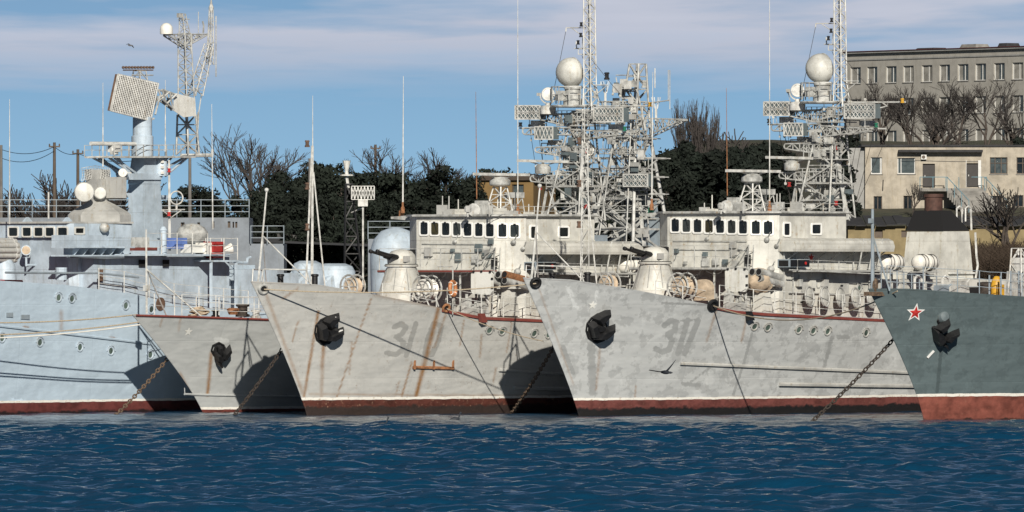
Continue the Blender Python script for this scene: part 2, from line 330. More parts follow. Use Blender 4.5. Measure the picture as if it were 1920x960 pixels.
# ------------------------------------------------------------------ hulls
TH = R(40)                                     # the ships lie side by side, bows 40 degrees off the line of sight
RZ = R(90)-TH
class Ship(Frame):
    def __init__(s, stem_px, Yd, name, label, over, ztip, bm, Ld, Lw, L, ex, deck, mat, n=2.0, n_st=None, a0=None, p0=0.0):
        if a0 is None: X, Y = (stem_px-960)/F*Yd, Yd
        else:                                   # placed by a point on the waterline a0 metres aft and p0 to port
            X, Y = (stem_px-960)/F*Yd-a0*math.sin(TH)-p0*math.cos(TH), Yd-a0*math.cos(TH)+p0*math.sin(TH)
        super().__init__(X, Y, RZ)
        s.over, s.zt, s.bm, s.Ld, s.Lw, s.L, s.ex, s.n, s.matn = over, ztip, bm, Ld, Lw, L, ex, n, mat
        s.root = empty(name, (X, Y, 0), RZ); tag(s.root, label, 'ship')
        kn = []
        for px, py in deck:
            y = 0.0
            for _ in range(40):
                q = s.y(px, py, y); y = 0.5*y-0.5*s.b(q.x, q.z)
            kn.append((q.x, q.z))
        kn.sort(); s.ka = [k[0] for k in kn]; s.kz = [k[1] for k in kn]
    def st(s, z): return -s.over*max(0.0, z/s.zt)**s.ex if z > 0 else -0.25*z
    def b(s, a, z):
        v = min(1.0, max(0.0, z/s.zt)); u = (a-s.st(z))/(s.Lw+(s.Ld-s.Lw)*v)
        u = min(1.0, max(0.0, u)); return s.bm*(0.92+0.08*v)*(1-(1-u)**s.n)
    def zd(s, a): return float(np.interp(a, s.ka, s.kz))
    def hp(s, px, py):
        """point on the port side of the hull seen at a pixel"""
        y = 0.0
        for _ in range(50):
            q = s.y(px, py, y); y = 0.5*y-0.5*s.b(q.x, q.z)
        return q
    def hn(s, q):
        e = 0.15; A = Vector((q.x+e, -s.b(q.x+e, q.z), q.z)); B = Vector((q.x, -s.b(q.x, q.z+e), q.z+e)); C = Vector((q.x, -s.b(q.x, q.z), q.z))
        n_ = (A-C).cross(B-C).normalized(); return n_ if n_.y < 0 else -n_
    def hull(s, strokes, fine=30.0):
        ss = list(np.arange(0, 1.0, 0.06))+list(np.arange(1.0, fine, 0.085))+list(np.linspace(fine, s.L, 14)); m = 74; n_ = len(ss)
        V = np.zeros((n_, m+1, 3))
        for i, d in enumerate(ss):
            z = s.zt
            for _ in range(12): z = s.zd(s.st(z)+d)
            for j in range(m+1):
                zz = -1.0+(z+1.0)*j/m; a = s.st(zz)+d; V[i, j] = (a, -s.b(a, zz)-0.012, zz)
        P = V.reshape(-1, 3); S = P.copy(); S[:, 1] *= -1; co = np.concatenate([P, S]); K = len(P)
        idx = np.arange(K).reshape(n_, m+1)
        qp = np.stack([idx[:-1, :-1], idx[1:, :-1], idx[1:, 1:], idx[:-1, 1:]], -1).reshape(-1, 4)
        qs = qp[:, ::-1]+K
        stem = np.stack([idx[0, :-1], idx[0, 1:], idx[0, 1:]+K, idx[0, :-1]+K], -1)
        tran = np.stack([idx[-1, :-1], idx[-1, :-1]+K, idx[-1, 1:]+K, idx[-1, 1:]], -1)
        fcs = np.concatenate([qp, qs, stem, tran])
        me = bpy.data.meshes.new('hull'); me.from_pydata(co.tolist(), [], fcs.tolist()); me.materials.append(MAT[s.matn])
        me.polygons.foreach_set('use_smooth', [True]*len(fcs)); me.update()
        wear = np.zeros((len(co), 4), np.float32); wear[:, 3] = 1
        ux, uy = s.px(co)
        for ch, wd, st_, pts in strokes:
            best = np.zeros(len(co))
            for (x0, y0), (x1, y1) in zip(pts[:-1], pts[1:]):
                dx, dy = x1-x0, y1-y0; tt = np.clip(((ux-x0)*dx+(uy-y0)*dy)/(dx*dx+dy*dy), 0, 1)
                dd = np.hypot(ux-x0-tt*dx, uy-y0-tt*dy); best = np.maximum(best, np.clip(1.0-dd/wd, 0, 1)*st_ if ch else np.clip(1.25-dd/wd*1.25, 0, 1)*st_)
            best[K:] = 0; wear[:, ch] = np.maximum(wear[:, ch], best)
        at = me.attributes.new('wear', 'FLOAT_COLOR', 'POINT'); at.data.foreach_set('color', wear.ravel())
        o = bpy.data.objects.new('hull', me); COL.objects.link(o); o.parent = s.root; s.hullo = o
        mb = MB(); top = V[:, -1]; zi = 0.06
        vs = [(x, y*0.985, z-zi) for x, y, z in top]+[(x, -y*0.985, z-zi) for x, y, z in top]
        mb.add(vs, [(i, i+1, n_+i+1, n_+i) for i in range(n_-1)]); mb.build('deck', 'deck_red', s.root)
    def disc(s, c, nrm, r, h, mb, n=14): mb.lathe([(r, -0.02), (r, h), (r*0.9, h+0.005)], c, nrm, n)
    def porthole(s, px, py, r=0.16, gm='port_glass', q=None, nn=None, m=None):
        q = q or s.hp(px, py); nn = nn or s.hn(q)
        a = MB(); a.ring(q+nn*0.02, nn, r, 0.045, 16, 6)
        up = Vector((0, 0, 1)); sd_ = nn.cross(up).normalized(); u2 = sd_.cross(nn)
        a.path([q+nn*0.05+(sd_*math.cos(t_)+u2*math.sin(t_))*(r*1.45) for t_ in [math.pi*k/6 for k in range(7)]], 0.03, 4)
        o = a.build('porthole', m or 'grey_paint', s.root, True)
        g = MB(); g.lathe([(r*0.97, 0.0), (r*0.97, 0.025)], q, nn, 14); g.build('glass', gm, o)
    def rub(s, p0, p1, r=0.07, mat='grey_paint', n=14):
        a = MB(); pts = [s.hp(p0[0]+(p1[0]-p0[0])*i/n, p0[1]+(p1[1]-p0[1])*i/n) for i in range(n+1)]
        a.path([q+s.hn(q)*r*0.6 for q in pts], r, 6); return a.build('rubbing_strake', mat, s.root)
    def railing(s, pts, h=1.0, wires=3, mat='mast_paint', step=1.5, r=0.022, lean=0.0):
        """rail wires as a part, each stanchion a sub-part"""
        P = [Vector(p) for p in pts]; up = Vector((0, lean, h)); a = MB(); posts = []
        for A, B in zip(P[:-1], P[1:]):
            k = max(1, round((B-A).length/step))
            posts += [A.lerp(B, i/k) for i in range(k)]
        posts.append(P[-1])
        for i in range(wires):
            f = (i+1)/wires; q = [p+up*f for p in posts]
            for u, v in zip(q[:-1], q[1:]):
                md = (u+v)/2-Vector((0, 0, 0.0 if i == wires-1 and wires < 3 else 0.02)); a.path([u, md, v], r*0.65, 4)
        o = a.build('railing', mat, s.root)
        for p in posts:
            b_ = MB(); b_.tube(p, p+up, r*1.15, n=6); b_.build('stanchion', mat, o)
        return o
    def window(s, c4, nrm, fw=0.09, th=0.05, mat='white_paint', pane='pane_dark', parent=None):
        """c4: bottom-left, bottom-right, top-right, top-left outer corners"""
        C = [Vector(c) for c in c4]; nrm = Vector(nrm).normalized(); ctr = sum(C, Vector())/4
        # rounded outer and inner outlines
        def outline(sc):
            out = []
            ex = (C[1]-C[0]+C[2]-C[3])/2; ez = (C[3]-C[0]+C[2]-C[1])/2; hw, hh = ex.length/2-sc, ez.length/2-sc; ex = ex.normalized(); ez = ez.normalized(); rr = min(hw, hh)*0.35
            for k, (sx_, sz_) in enumerate(((1, 1), (-1, 1), (-1, -1), (1, -1))):
                for j in range(4):
                    t_ = math.pi/2*(k+j/3); out.append(ctr+ex*(sx_*(hw-rr)+rr*math.cos(t_))+ez*(sz_*(hh-rr)+rr*math.sin(t_)))
            return out
        o_, i_ = outline(0), outline(fw); n_ = len(o_); a = MB()
        vs = o_+[p+nrm*th for p in o_]+[p+nrm*th for p in i_]+[p+nrm*0.004 for p in i_]
        fs = []
        for k in range(n_):
            k2 = (k+1) % n_
            for lv in range(3): fs.append((lv*n_+k, lv*n_+k2, (lv+1)*n_+k2, (lv+1)*n_+k))
        a.add(vs, fs); o = a.build('window', mat, parent or s.root)
        g = MB(); g.plate([p+nrm*0.006 for p in i_], nrm*0.008); g.build('pane', pane, o); return o
def fairlead(s, px, py, r=0.2, mat='black_iron'):
    q = s.hp(px, py); nn = s.hn(q); a = MB(); a.ring(q+nn*0.03, nn, r, r*0.38, 16, 8); o = a.build('fairlead', mat, s.root, True)
    g = MB(); g.lathe([(r*0.8, 0), (r*0.8, 0.03)], q, nn, 12); g.build('opening', 'dark_void', o); return q+nn*0.1
def star(s, px, py, rad, mats, edge=True):
    q = s.hp(px, py); nn = s.hn(q); up = Vector((0, 0, 1)); sd_ = nn.cross(up).normalized()*-1; u2 = nn.cross(sd_)*-1
    if u2.z < 0: u2 = -u2
    def pts(R1, R2, off): return [q+nn*off+(sd_*math.sin(math.pi*k/5)+u2*math.cos(math.pi*k/5))*(R1 if k % 2 == 0 else R2) for k in range(10)]
    a = MB(); a.plate(pts(rad, rad*0.42, -0.02), nn*0.05); o = a.build('star_emblem', mats[0], s.root)
    if len(mats) > 1:
        c = MB(); P = pts(rad*0.72, rad*0.30, 0.032); c.add(P+[q+nn*0.07], [(k, (k+1) % 10, 10) for k in range(10)]); c.build('star_face', mats[1], o)
def poly_px(s, pts, q, nn, off): return [s.on(x, y, q+nn*off, nn) for x, y in pts]
def anchor(s, c, recess, pieces, label, tips=()):
    """stockless anchor hauled into its hawse recess: pieces are (outline, lift, thickness) on the hull's tangent plane"""
    q = s.hp(*c); nn = s.hn(q)
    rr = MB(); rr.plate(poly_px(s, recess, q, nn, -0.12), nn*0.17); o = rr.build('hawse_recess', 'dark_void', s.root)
    l = MB(); P = poly_px(s, recess, q, nn, 0.05); l.path(P, 0.045, 6, closed=True); l.build('recess_rim', 'black_iron', o)
    e = empty('anchor', s.world(q), RZ); tag(e, label, 'anchor', None)
    for nm, pts, lift, th in pieces:
        a = MB(); base = [p-q for p in poly_px(s, pts, q, nn, lift)]; ctr = sum(base, Vector())/len(base)
        top = [ctr+(p-ctr)*0.62+nn*th for p in base]; n_ = len(base)
        a.add(base+top, [(i, (i+1) % n_, n_+(i+1) % n_, n_+i) for i in range(n_)]+[tuple(range(n_-1, -1, -1)), tuple(range(n_, 2*n_))]); a.build(nm, 'black_iron', e)
    for pts in tips:
        a = MB(); P = [p-q for p in poly_px(s, pts, q, nn, 0.42)]; a.plate(P, nn*0.05); a.build('painted_tip', 'star_white', e)
def chain(p, q, label, mat, pitch=0.2, sag=0.25):
    p, q = Vector(p), Vector(q); L = (q-p).length; n_ = int(L/pitch); a = MB()
    pts = [p.lerp(q, i/n_)-Vector((0, 0, sag*4*(i/n_)*(1-i/n_))) for i in range(n_+1)]
    for i in range(n_):
        d = (pts[i+1]-pts[i]); m_ = (pts[i]+pts[i+1])/2; dn = d.normalized(); sd_ = dn.orthogonal().normalized()
        if i % 2: sd_ = dn.cross(sd_)
        hl, hw, rr = pitch*0.66, pitch*0.36, pitch*0.15
        a.path([m_+dn*(hl*math.cos(t_))+sd_*(hw*math.sin(t_)) for t_ in [2*math.pi*k/8 for k in range(8)]], rr, 5, closed=True)
    tag(a.build('anchor_chain', mat), label, 'chain')
def rope(pts, r, label, mat, sag=0.15, cat='rope', n=14):
    a = MB(); P = [Vector(p) for p in pts]
    for u, v in zip(P[:-1], P[1:]):
        a.path([u.lerp(v, i/n)-Vector((0, 0, sag*4*(i/n)*(1-i/n))) for i in range(n+1)], r, 6)
    return tag(a.build('mooring_rope' if cat == 'rope' else 'wire', mat), label, cat)
# ------------------------------------------------------------------ the five ships
def zz(sc, ox, oy, pts): return [(ox+x/sc, oy+y/sc) for x, y in pts]
C = Ship(575, 402, 'minesweeper', 'light grey minesweeper with rust streaked bow and faded 310 on its hull', 3.8, 6.05, 4.75, 15, 24, 58, 1.15,
         [(470, 527), (593, 533), (690, 550), (793, 570), (847, 582), (907, 593), (1020, 598), (1400, 604)], 'hull_c')
D = Ship(1085, 400, 'minesweeper', 'light grey minesweeper with faded 311 and dull paint patches on its hull', 3.8, 6.07, 4.75, 15, 24, 58, 1.15,
         [(980, 520), (1070, 524), (1187, 543), (1261, 557), (1314, 568), (1378, 581), (1440, 586), (1651, 597), (1900, 606)], 'hull_d')
B = Ship(380, 409, 'patrol_vessel', 'small low grey ship squeezed between the light blue warship and the ship marked 310', 4.6, 4.35, 3.1, 16, 22, 46, 1.2,
         [(254, 590), (330, 592), (505, 598), (900, 600)], 'hull_b')
A = Ship(370, 415, 'corvette', 'large light blue warship with square array radar, moored beside the small low grey ship', 4.0, 6.2, 4.85, 16, 24, 76, 1.15,
         [(-300, 508), (0, 526), (120, 534), (250, 551), (330, 572), (480, 586), (900, 590)], 'hull_a', a0=31.0, p0=4.46)
E = Ship(1732, 389, 'warship', 'dark blue grey ship with red star on bow and tall red boot topping', 3.9, 5.65, 5.6, 19, 28, 70, 1.25,
         [(1623, 541), (1700, 541), (1800, 548), (1920, 556), (2200, 570)], 'hull_e')
C.hull([(0, 4, .9, [(597, 583), (570, 743)]), (0, 5, .45, [(607, 647), (602, 743)]), (0, 2, .8, [(697, 557), (673, 623), (632, 743)]), (0, 6, .95, [(822, 580), (807, 640), (780, 743)]),
        (0, 2.5, .9, [(772, 680), (753, 743)]), (0, 2.5, .6, [(903, 627), (900, 670)]), (0, 5, .45, [(497, 547), (570, 743)]), (0, 3, .5, [(838, 583), (815, 650)]), (0, 2.5, .6, [(930, 690), (925, 715)]),
        (0, 3, .6, [(860, 585), (1000, 600)]), (0, 3, .5, [(700, 553), (830, 578)]), (0, 5, .8, [(607, 647), (604, 690)]), (0, 2, .7, [(560, 600), (548, 640)]), (0, 2, .6, [(660, 640), (655, 700)]), (0, 2, .7, [(870, 600), (862, 650)]), (0, 2, .6, [(960, 605), (950, 660)]), (0, 3, .6, [(530, 560), (560, 540)]), (0, 3, .5, [(580, 740), (1080, 742)]), (0, 2, .6, [(748, 715), (742, 743)]),
        (1, 9, 1, zz(3, 460, 480, [(835, 400), (880, 380), (905, 400), (875, 445), (850, 455), (890, 485), (885, 525), (850, 555), (795, 545)])), (1, 9, 1, zz(3, 460, 480, [(960, 378), (905, 560)])),
        (1, 9, 1, zz(3, 460, 480, [(1060, 380), (1105, 392), (1085, 480), (1050, 555), (1010, 555), (1025, 470), (1060, 380)]))])
D.hull([(1, 10, 1, zz(2.823, 960, 460, [(805, 425), (838, 398), (868, 405), (862, 450), (822, 472), (850, 500), (832, 552), (795, 565), (762, 548)])),
        (1, 10, 1, zz(2.823, 960, 460, [(930, 395), (878, 572)])), (1, 10, 1, zz(2.823, 960, 460, [(985, 397), (915, 572)])), (1, 4, .8, zz(2.823, 960, 460, [(850, 405), (985, 392)])),
        (1, 18, .8, [(1108, 645), (1112, 735)]), (1, 10, .8, [(1055, 650), (1075, 700)]), (1, 8, .6, [(1290, 720), (1330, 690)]), (1, 6, .8, [(1410, 625), (1395, 680), (1375, 740)]),
        (1, 10, .7, [(1560, 632), (1545, 690)]), (1, 12, .7, [(1280, 720), (1310, 722)]), (1, 9, .9, [(1572, 632), (1590, 632)]), (1, 5, .8, [(1240, 568), (1330, 572)]),
        (2, 16, .62, [(1065, 540), (1080, 575)]), (2, 10, .6, [(1120, 545), (1115, 575)]), (0, 3, .5, [(1125, 650), (1118, 730)]),
        (0, 2.5, .4, [(1010, 540), (1075, 720)]), (0, 3, .55, [(1345, 575), (1325, 640)]), (0, 3, .6, [(1402, 590), (1390, 640)]), (0, 2, .6, [(1192, 725), (1190, 752)]), (0, 2.5, .5, [(1360, 745), (1700, 743)])])
B.hull([(0, 5, .9, [(396, 662), (389, 740)]), (0, 2.5, .5, [(305, 595), (300, 612)]), (0, 2.5, .5, [(340, 595), (334, 620)]), (0, 3, .5, [(352, 735), (382, 775)]), (0, 4, .6, [(338, 700), (356, 735)]),
        (2, 10, .9, [(405, 637), (425, 640)])], 22)
A.hull([(0, 6, .45, [(115, 585), (115, 618)]), (0, 4, .8, [(45, 613), (52, 614)]), (0, 4, .7, [(207, 633), (214, 634)]), (2, 12, .8, [(25, 752), (50, 756)])], 46)
E.hull([(1, 7, .9, [(1765, 655), (1757, 735)]), (2, 3, .9, [(1738, 668), (1750, 657)]), (1, 14, .5, [(1800, 757), (1900, 760)])], 22)

# ---- lattice panel antennas, radar bars and other mast fittings shared by the ships
def array_panel(s, pl, pr, yt, yb, pt, mast, depth=0.4, name='array_antenna', rows=2):
    """pt(px,py) gives the front plane; box body with diamond dipole strips on its face"""
    a, b, c, d = pt(pl, yb), pt(pr, yb), pt(pr, yt), pt(pl, yt); n_ = (b-a).cross(d-a).normalized()
    cam_dir = s.O-a
    if n_.dot(cam_dir) < 0: n_ = -n_
    mb = MB(); mb.plate([a, b, c, d], n_*-depth)
    o = mb.build(name, 'dark_grey_paint', mast); f = MB()
    k = max(3, int((pr-pl)/7)); 
    for r_ in range(rows):
        z0, z1 = r_/rows+0.04, (r_+1)/rows-0.04
        A_ = [a.lerp(b, i/k) for i in range(k+1)]; D_ = [d.lerp(c, i/k) for i in range(k+1)]
        lo = [u.lerp(v, z0)+n_*0.03 for u, v in zip(A_, D_)]; hi = [u.lerp(v, z1)+n_*0.03 for u, v in zip(A_, D_)]
        f.path(lo, 0.022, 4); f.path(hi, 0.022, 4)
        for i in range(k): f.tube(lo[i], hi[i+1], 0.02, n=4); f.tube(hi[i], lo[i+1], 0.02, n=4)
    f.path([a+n_*.03, b+n_*.03, c+n_*.03, d+n_*.03], 0.03, 4, closed=True); f.build('dipole_grid', 'white_mast', o)
def radar_bar(s, L, R_, drum_l, drum_r, yb, pt, mast):
    a, b = pt(*L), pt(*R_); mb = MB(); d = (b-a).normalized(); sd_ = d.cross(Vector((0, 0, 1)))*0.13
    mb.plate([a+sd_-Vector((0, 0, .06)), b+sd_-Vector((0, 0, .06)), b-sd_-Vector((0, 0, .06)), a-sd_-Vector((0, 0, .06))], (0, 0, .12))
    m_ = (a+b)/2; q = a.lerp(b, .25); w_ = b.lerp(a, .25); mb.path([q-Vector((0, 0, .05)), m_-Vector((0, 0, .2)), w_-Vector((0, 0, .05))], 0.03)
    o = mb.build('radar_antenna', 'white_mast', mast); u, v = pt(drum_l, yb), pt(drum_r, yb); r = (v-u).length/2; c = (u+v)/2
    g = MB(); g.lathe([(r*.9, 0), (r, .05), (r, m_.z-c.z-.28), (r*.6, m_.z-c.z-.12), (.06, m_.z-c.z-.1), (.06, m_.z-c.z)], c, n=14); g.build('radar_drive', 'mast_paint', o, True)
def lamp(s, p, r, h, mats, mast):
    a = MB(); a.lathe([(r*1.1, 0), (r*1.1, h*.25), (r*.8, h*.28), (r*.8, h*.75), (r*1.1, h*.78), (r*.9, h)], p, n=8); a.build('signal_lamp', mats, mast)
def whip(s, p, top, r=0.035, mat='white_mast', name='whip_antenna', base=True):
    p = Vector(p); t_ = Vector(top); a = MB(); m_ = p.lerp(t_, 0.5); a.tube(p, m_, r, r*.7, 6); a.tube(m_, t_, r*.7, r*.3, 5)
    o = a.build(name, mat, s.root)
    if base: g = MB(); g.lathe([(.09, 0), (.09, .25), (.05, .3), (.05, .5)], p, n=8); g.build('insulator', 'rust_orange', o)

def mast_gear(s, T, P, mast, first):
    """second ring of legs, rigging, dipoles and boxes that thicken the mast"""
    rnd = random.Random(31 if first else 47); D1 = Vector((.8, 0, 0))
    k = MB(); k.lattice(T(1540, 408)+Vector((.3, 0, 0)), T(1553, 212)+Vector((.3, 0, 0)), 1.9, .75, 6, .05, .032); k.build('mast_frame', 'mast_paint', mast)
    for x0, x1, y in ((1500, 1590, 345), (1515, 1585, 300), (1520, 1590, 230)):
        k = MB(); a, b = T(x0, y)-D1*.4, T(x1, y)-D1*.4; k.hexa([a, b, b+D1*1.2, a+D1*1.2, a+Vector((0, 0, .05)), b+Vector((0, 0, .05)), b+D1*1.2+Vector((0, 0, .05)), a+D1*1.2+Vector((0, 0, .05))]); o = k.build('mast_platform', 'grey_paint', mast); k = MB(); n_ = 7
        for f in (.35, .7): k.tube(a+Vector((0, 0, f)), b+Vector((0, 0, f)), .018, n=4)
        for i in range(n_+1): u = a.lerp(b, i/n_); k.tube(u, u+Vector((0, 0, .7)), .02, n=4)
        k.build('platform_rail', 'mast_paint', o)
    for i in range(22):
        x = rnd.uniform(1458, 1640); y = rnd.choice([233, 241, 208, 270, 324, 192]); x = max(x, 1482) if y in (270, 324) else x
        q = T(x, y)-Vector((rnd.uniform(.1, .5), 0, 0)); k = MB(); h = rnd.uniform(.25, .7); d = Vector((0, rnd.choice([0, .15]), rnd.choice([1, 1, -1])*h)); k.tube(q, q+d, .016, n=4); k.lathe([(.05, -.06), (.07, 0), (.05, .06)], q+d, n=6); k.build('dipole', rnd.choice(['white_mast', 'mast_paint', 'black_iron']), mast)
    for i in range(24):
        y = rnd.uniform(205, 395); w_ = 14+(y-205)*.12; q = T(1545+rnd.uniform(-w_, w_*1.4), y)-Vector((rnd.uniform(-.2, .5), 0, 0)); k = MB(); a, b, c = rnd.uniform(.1, .3), rnd.uniform(.12, .4), rnd.uniform(.12, .45); k.cbox(q, a, b, c); k.cbox(q+Vector((-a*.6, 0, -.02)), .06, b*.6, c*.5); k.tube(q, q+Vector((.3, .1, -.3)), .025, n=4); k.build('junction_box', rnd.choice(['white_mast', 'mast_paint', 'grey_paint', 'dark_grey_paint']), mast)
    for x, y, x2, y2, p in ((1460, 236, 1485, 402, -1.5), (1475, 236, 1500, 402, -1), (1620, 245, 1590, 405, .8), (1640, 243, 1598, 405, 1), (1690, 194, 1596, 405, 1), (1530, 46, 1500, 190, 0), (1483, 272, 1490, 400, -1), (1610, 245, 1580, 400, .8), (1560, 96, 1600, 192, 0), (1474, 326, 1488, 402, -1), (1576, 100, 1655, 192, 0)):
        k = MB(); a = T(x, y); b = P(x2, y2, p) if y2 > 300 else T(x2, y2); k.path([a, a.lerp(b, .5)+Vector((.03, .03, -.05)), b], .011, 4); k.build('rigging_wire', 'rope_dark', mast)
    for i in range(7):
        k = MB(); x = 1500+i*13+rnd.uniform(-4, 4); y = rnd.uniform(240, 370); q = [T(x+rnd.uniform(-7, 7), y+j*9)-Vector((.25, 0, 0)) for j in range(5)]; k.path(q, .02, 4); k.build('hanging_cable', rnd.choice(['mast_paint', 'rope_dark']), mast)

def house_gear(s, P, Q, rt, rnd):
    """doors, pipes, lockers and conduits on the walls of a minesweeper's house"""
    for x0, x1, y0, y1, p in ((1500, 1516, 525, 572, 3.36), (1575, 1590, 530, 575, 3.36)):
        a, b = P(x0, y1, p), P(x1, y0, p); k = MB(); k.box(a.x, b.x, -p-.06, -p-.001, a.z, b.z); o = k.build('watertight_door', 'grey_paint', rt)
        for f in (.12, .5, .88): k = MB(); z = a.z+(b.z-a.z)*f; k.box(a.x-.05, a.x+.1, -p-.1, -p-.062, z-.03, z+.03); k.build('dog_lever', 'black_iron', o)
    for i in range(7):
        x = rnd.uniform(1410, 1640); y = rnd.uniform(475, 565); p = 3.42; q = P(x, y, p); k = MB(); k.box(q.x-.15, q.x+.15, -p-.2, -p+.05, q.z-.18, q.z+.16); k.tube(q+Vector((0, -.1, .15)), q+Vector((0, -.05, .8)), .02, n=4); k.build('wall_locker', rnd.choice(['pale_paint', 'grey_paint', 'mast_paint']), rt) if x > 1475 else None
    for x, y0, y1 in ((1470, 445, 585), (1487, 475, 585), (1548, 512, 585), (1600, 475, 505), (1630, 512, 585)): k = MB(); k.tube(P(x, y0, 3.47), P(x, y1, 3.47), .035); k.build('conduit', 'mast_paint', rt)
    for y in (452, 468, 520): k = MB(); k.tube(Q(1262, y, 8.88), Q(1400, y+1, 8.88), .022, n=5); k.build('wall_pipe', 'mast_paint', rt)
    for i in range(10):
        x = rnd.uniform(1265, 1400); y = rnd.uniform(446, 495); q = Q(x, y, 8.9); w_ = rnd.uniform(.06, .2); k = MB(); k.box(q.x-.14, q.x+.01, q.y-w_, q.y+w_, q.z-w_, q.z+w_); k.path([q+Vector((-.05, 0, -w_)), q+Vector((-.08, .05, -w_-.25)), q+Vector((-.03, .2, -w_-.4))], .014, 4); k.build('wall_fitting', rnd.choice(['mast_paint', 'grey_paint', 'dark_grey_paint']), rt)
    s.railing([P(1495, 508, 4.05), P(1650, 514, 4.05)], .5, 2, 'mast_paint', 1.4)
    r0 = P(1300, 399, 0).z
    for i in range(8): x = rnd.uniform(9.6, 13.8); y = rnd.uniform(-2.8, 2.4); k = MB(); h = rnd.uniform(.15, .5); k.cbox((x, y, r0+h/2+.02), rnd.uniform(.2, .6), rnd.uniform(.2, .6), h); k.tube((x, y, r0+h), (x, y, r0+h+rnd.uniform(.2, .7)), .03, n=5); k.build('roof_fitting', rnd.choice(['mast_paint', 'pale_paint', 'grey_paint']), rt)
    s.railing([Vector((9.2, -2.9, r0+.02)), Vector((14.4, -3.4, r0+.02))], .4, 2, 'mast_paint', 1.3)

def sweeper(s, sh, first):
    """superstructure and mast of one minesweeper, laid out in D's frame and shifted by sh"""
    rt = s.root; sh = Vector(sh)
    P = lambda px, py, p=0.0: D.y(px, py, -p)+sh
    Q = lambda px, py, a: D.x(px, py, a)+sh
    ax = sh.x; dz = sh.z
    def plan(pts): return [(a+ax, -p) for a, p in pts]
    W = [(8.92, -2.25), (8.92, 2.25), (9.8, 3.4), (14.6, 3.4), (14.6, -3.4), (9.8, -3.4)]
    h = MB(); h.prism(plan(W), 4.0, 8.9+dz); h.prism(plan([(14.62, -3.35), (14.62, 3.35), (17.2, 3.35), (17.2, -3.35)]), 4.0, 7.2+dz)
    h.prism(plan([(14.63, -2.8), (14.63, 1.0), (16.9, 1.0), (16.9, -2.8)]), 7.21+dz, 8.72+dz)
    house = h.build('superstructure', 'pale_paint', rt)
    r_ = MB(); W2 = [(8.76, -2.32), (8.76, 2.32), (9.72, 3.55), (14.7, 3.55), (14.7, -3.55), (9.72, -3.55)]
    r_.prism(plan(W2), 8.9+dz, 8.99+dz); r_.build('wheelhouse_roof', 'grey_paint', rt)
    gut = MB(); Wg = plan([(8.74, -2.34), (8.74, 2.34), (9.71, 3.57), (14.7, 3.57)]); gut.path([(x, y, 8.93+dz) for x, y in Wg], 0.05); 
    gut.build('gutter', 'mast_paint', rt)
    # windows
    fr = (-1, 0, 0); ch = Vector((-1.15, -0.88, 0)).normalized()
    cp = Vector((8.92, -2.25, 0))
    xs = [(1259, 1275), (1279.5, 1296), (1300.5, 1317), (1322, 1338.5), (1343, 1359.5), (1364.5, 1381), (1385.5, 1402.5), (1408.5, 1426), (1431, 1449.5)]
    for i, (l, r0) in enumerate(xs):
        t0, b0 = 408.5+i*.55, 437+i*.6; l -= 1.6; r0 += 1.4
        f = (lambda x, y: Q(x, y, 8.92)) if i < 7 else (lambda x, y: D.on(x, y, cp, ch)+sh)
        s.window([f(l, b0), f(r0, b0), f(r0, t0), f(l, t0)], fr if i < 7 else ch, fw=0.065, mat='frame_bright', pane=('pane_dark', 'pane_dim', 'pane_dark', 'pane_amber', 'pane_dark', 'pane_dim', 'pane_dark', 'pane_dark', 'pane_dark')[(i+(0 if first else 2)) % 9])
        k = MB(); m0 = f((l+r0)/2, t0+2); n0 = Vector(fr if i < 7 else ch); k.tube(m0+n0*.07, f((l+r0)/2+4, b0-9)+n0*.05, .012, n=4); k.cbox(m0+n0*.07, .08, .08, .06); k.build('wiper', 'black_iron', rt)
    for l, r0, t0, b0 in ((1467.5, 1482, 416, 444), (1520, 1540, 418, 441)):
        s.window([P(l, b0, 3.4), P(r0, b0, 3.4), P(r0, t0, 3.4), P(l, t0, 3.4)], (0, -1, 0), fw=0.075, mat='frame_bright')
    # bridge wing stub to starboard with lamp
    g = MB(); g.hexa([Vector((x+ax, y, z+dz)) for x, y, z in ((10.0, 3.4, 8.72), (11.0, 3.4, 8.72), (11.0, 4.7, 8.8), (10.0, 4.7, 8.8), (10.0, 3.4, 8.97), (11.0, 3.4, 8.97), (11.0, 4.7, 8.9), (10.0, 4.7, 8.9))]); wing = g.build('wing_bracket', 'mast_paint', rt)
    g = MB(); g.lathe([(.12, 0), (.12, .28)], Vector((10.5+ax, 4.5, 8.9+dz)), n=10); g.build('lamp', 'rust_orange' if not first else 'green_lamp', wing)
    # eave with rounded bulwark along the port side, and the walkway slab under it
    sec = [(3.38, 7.75), (3.9, 7.79), (4.16, 7.68), (4.26, 7.42), (4.2, 7.2), (3.38, 7.2)]
    e = MB(); e.plate([Vector((9.75+ax, -p, z+dz)) for p, z in sec], (7.3, 0, 0)); ev = e.build('bridge_deck_bulwark', 'pale_paint', rt, True)
    for i in range(7):
        k = MB(); x = 10.2+ax+i*1.05; k.tube((x, -3.4, 6.75+dz), (x+.02, -4.1, 7.2+dz), .035, n=4); k.build('bracket', 'mast_paint', ev)
    k = MB(); k.box(10.3+ax, 17.1+ax, -4.12, -3.36, 6.3+dz, 6.38+dz); k.build('walkway', 'grey_paint', rt)
    k = MB(); k.path([P(1480, 506, 4.1), P(1560, 510, 4.1), P(1650, 514, 4.1)], .03); k.path([P(1480, 549, 3.5), P(1640, 552, 3.5)], .03)
    for x in (1655, 1640, 1620): k.tube(P(x, 448, 4.2), P(x-10, 505, 4.15), .035)
    k.build('pipe_run', 'mast_paint', rt)
    # display box and fittings on the port side
    k = MB(); a0 = P(1459, 501, 3.4); a1 = P(1496, 486, 3.4); k.box(a0.x, a1.x, -4.05, -3.38, a0.z, a1.z); o = k.build('display_box', ['steel_blue', 'black_iron'], rt)
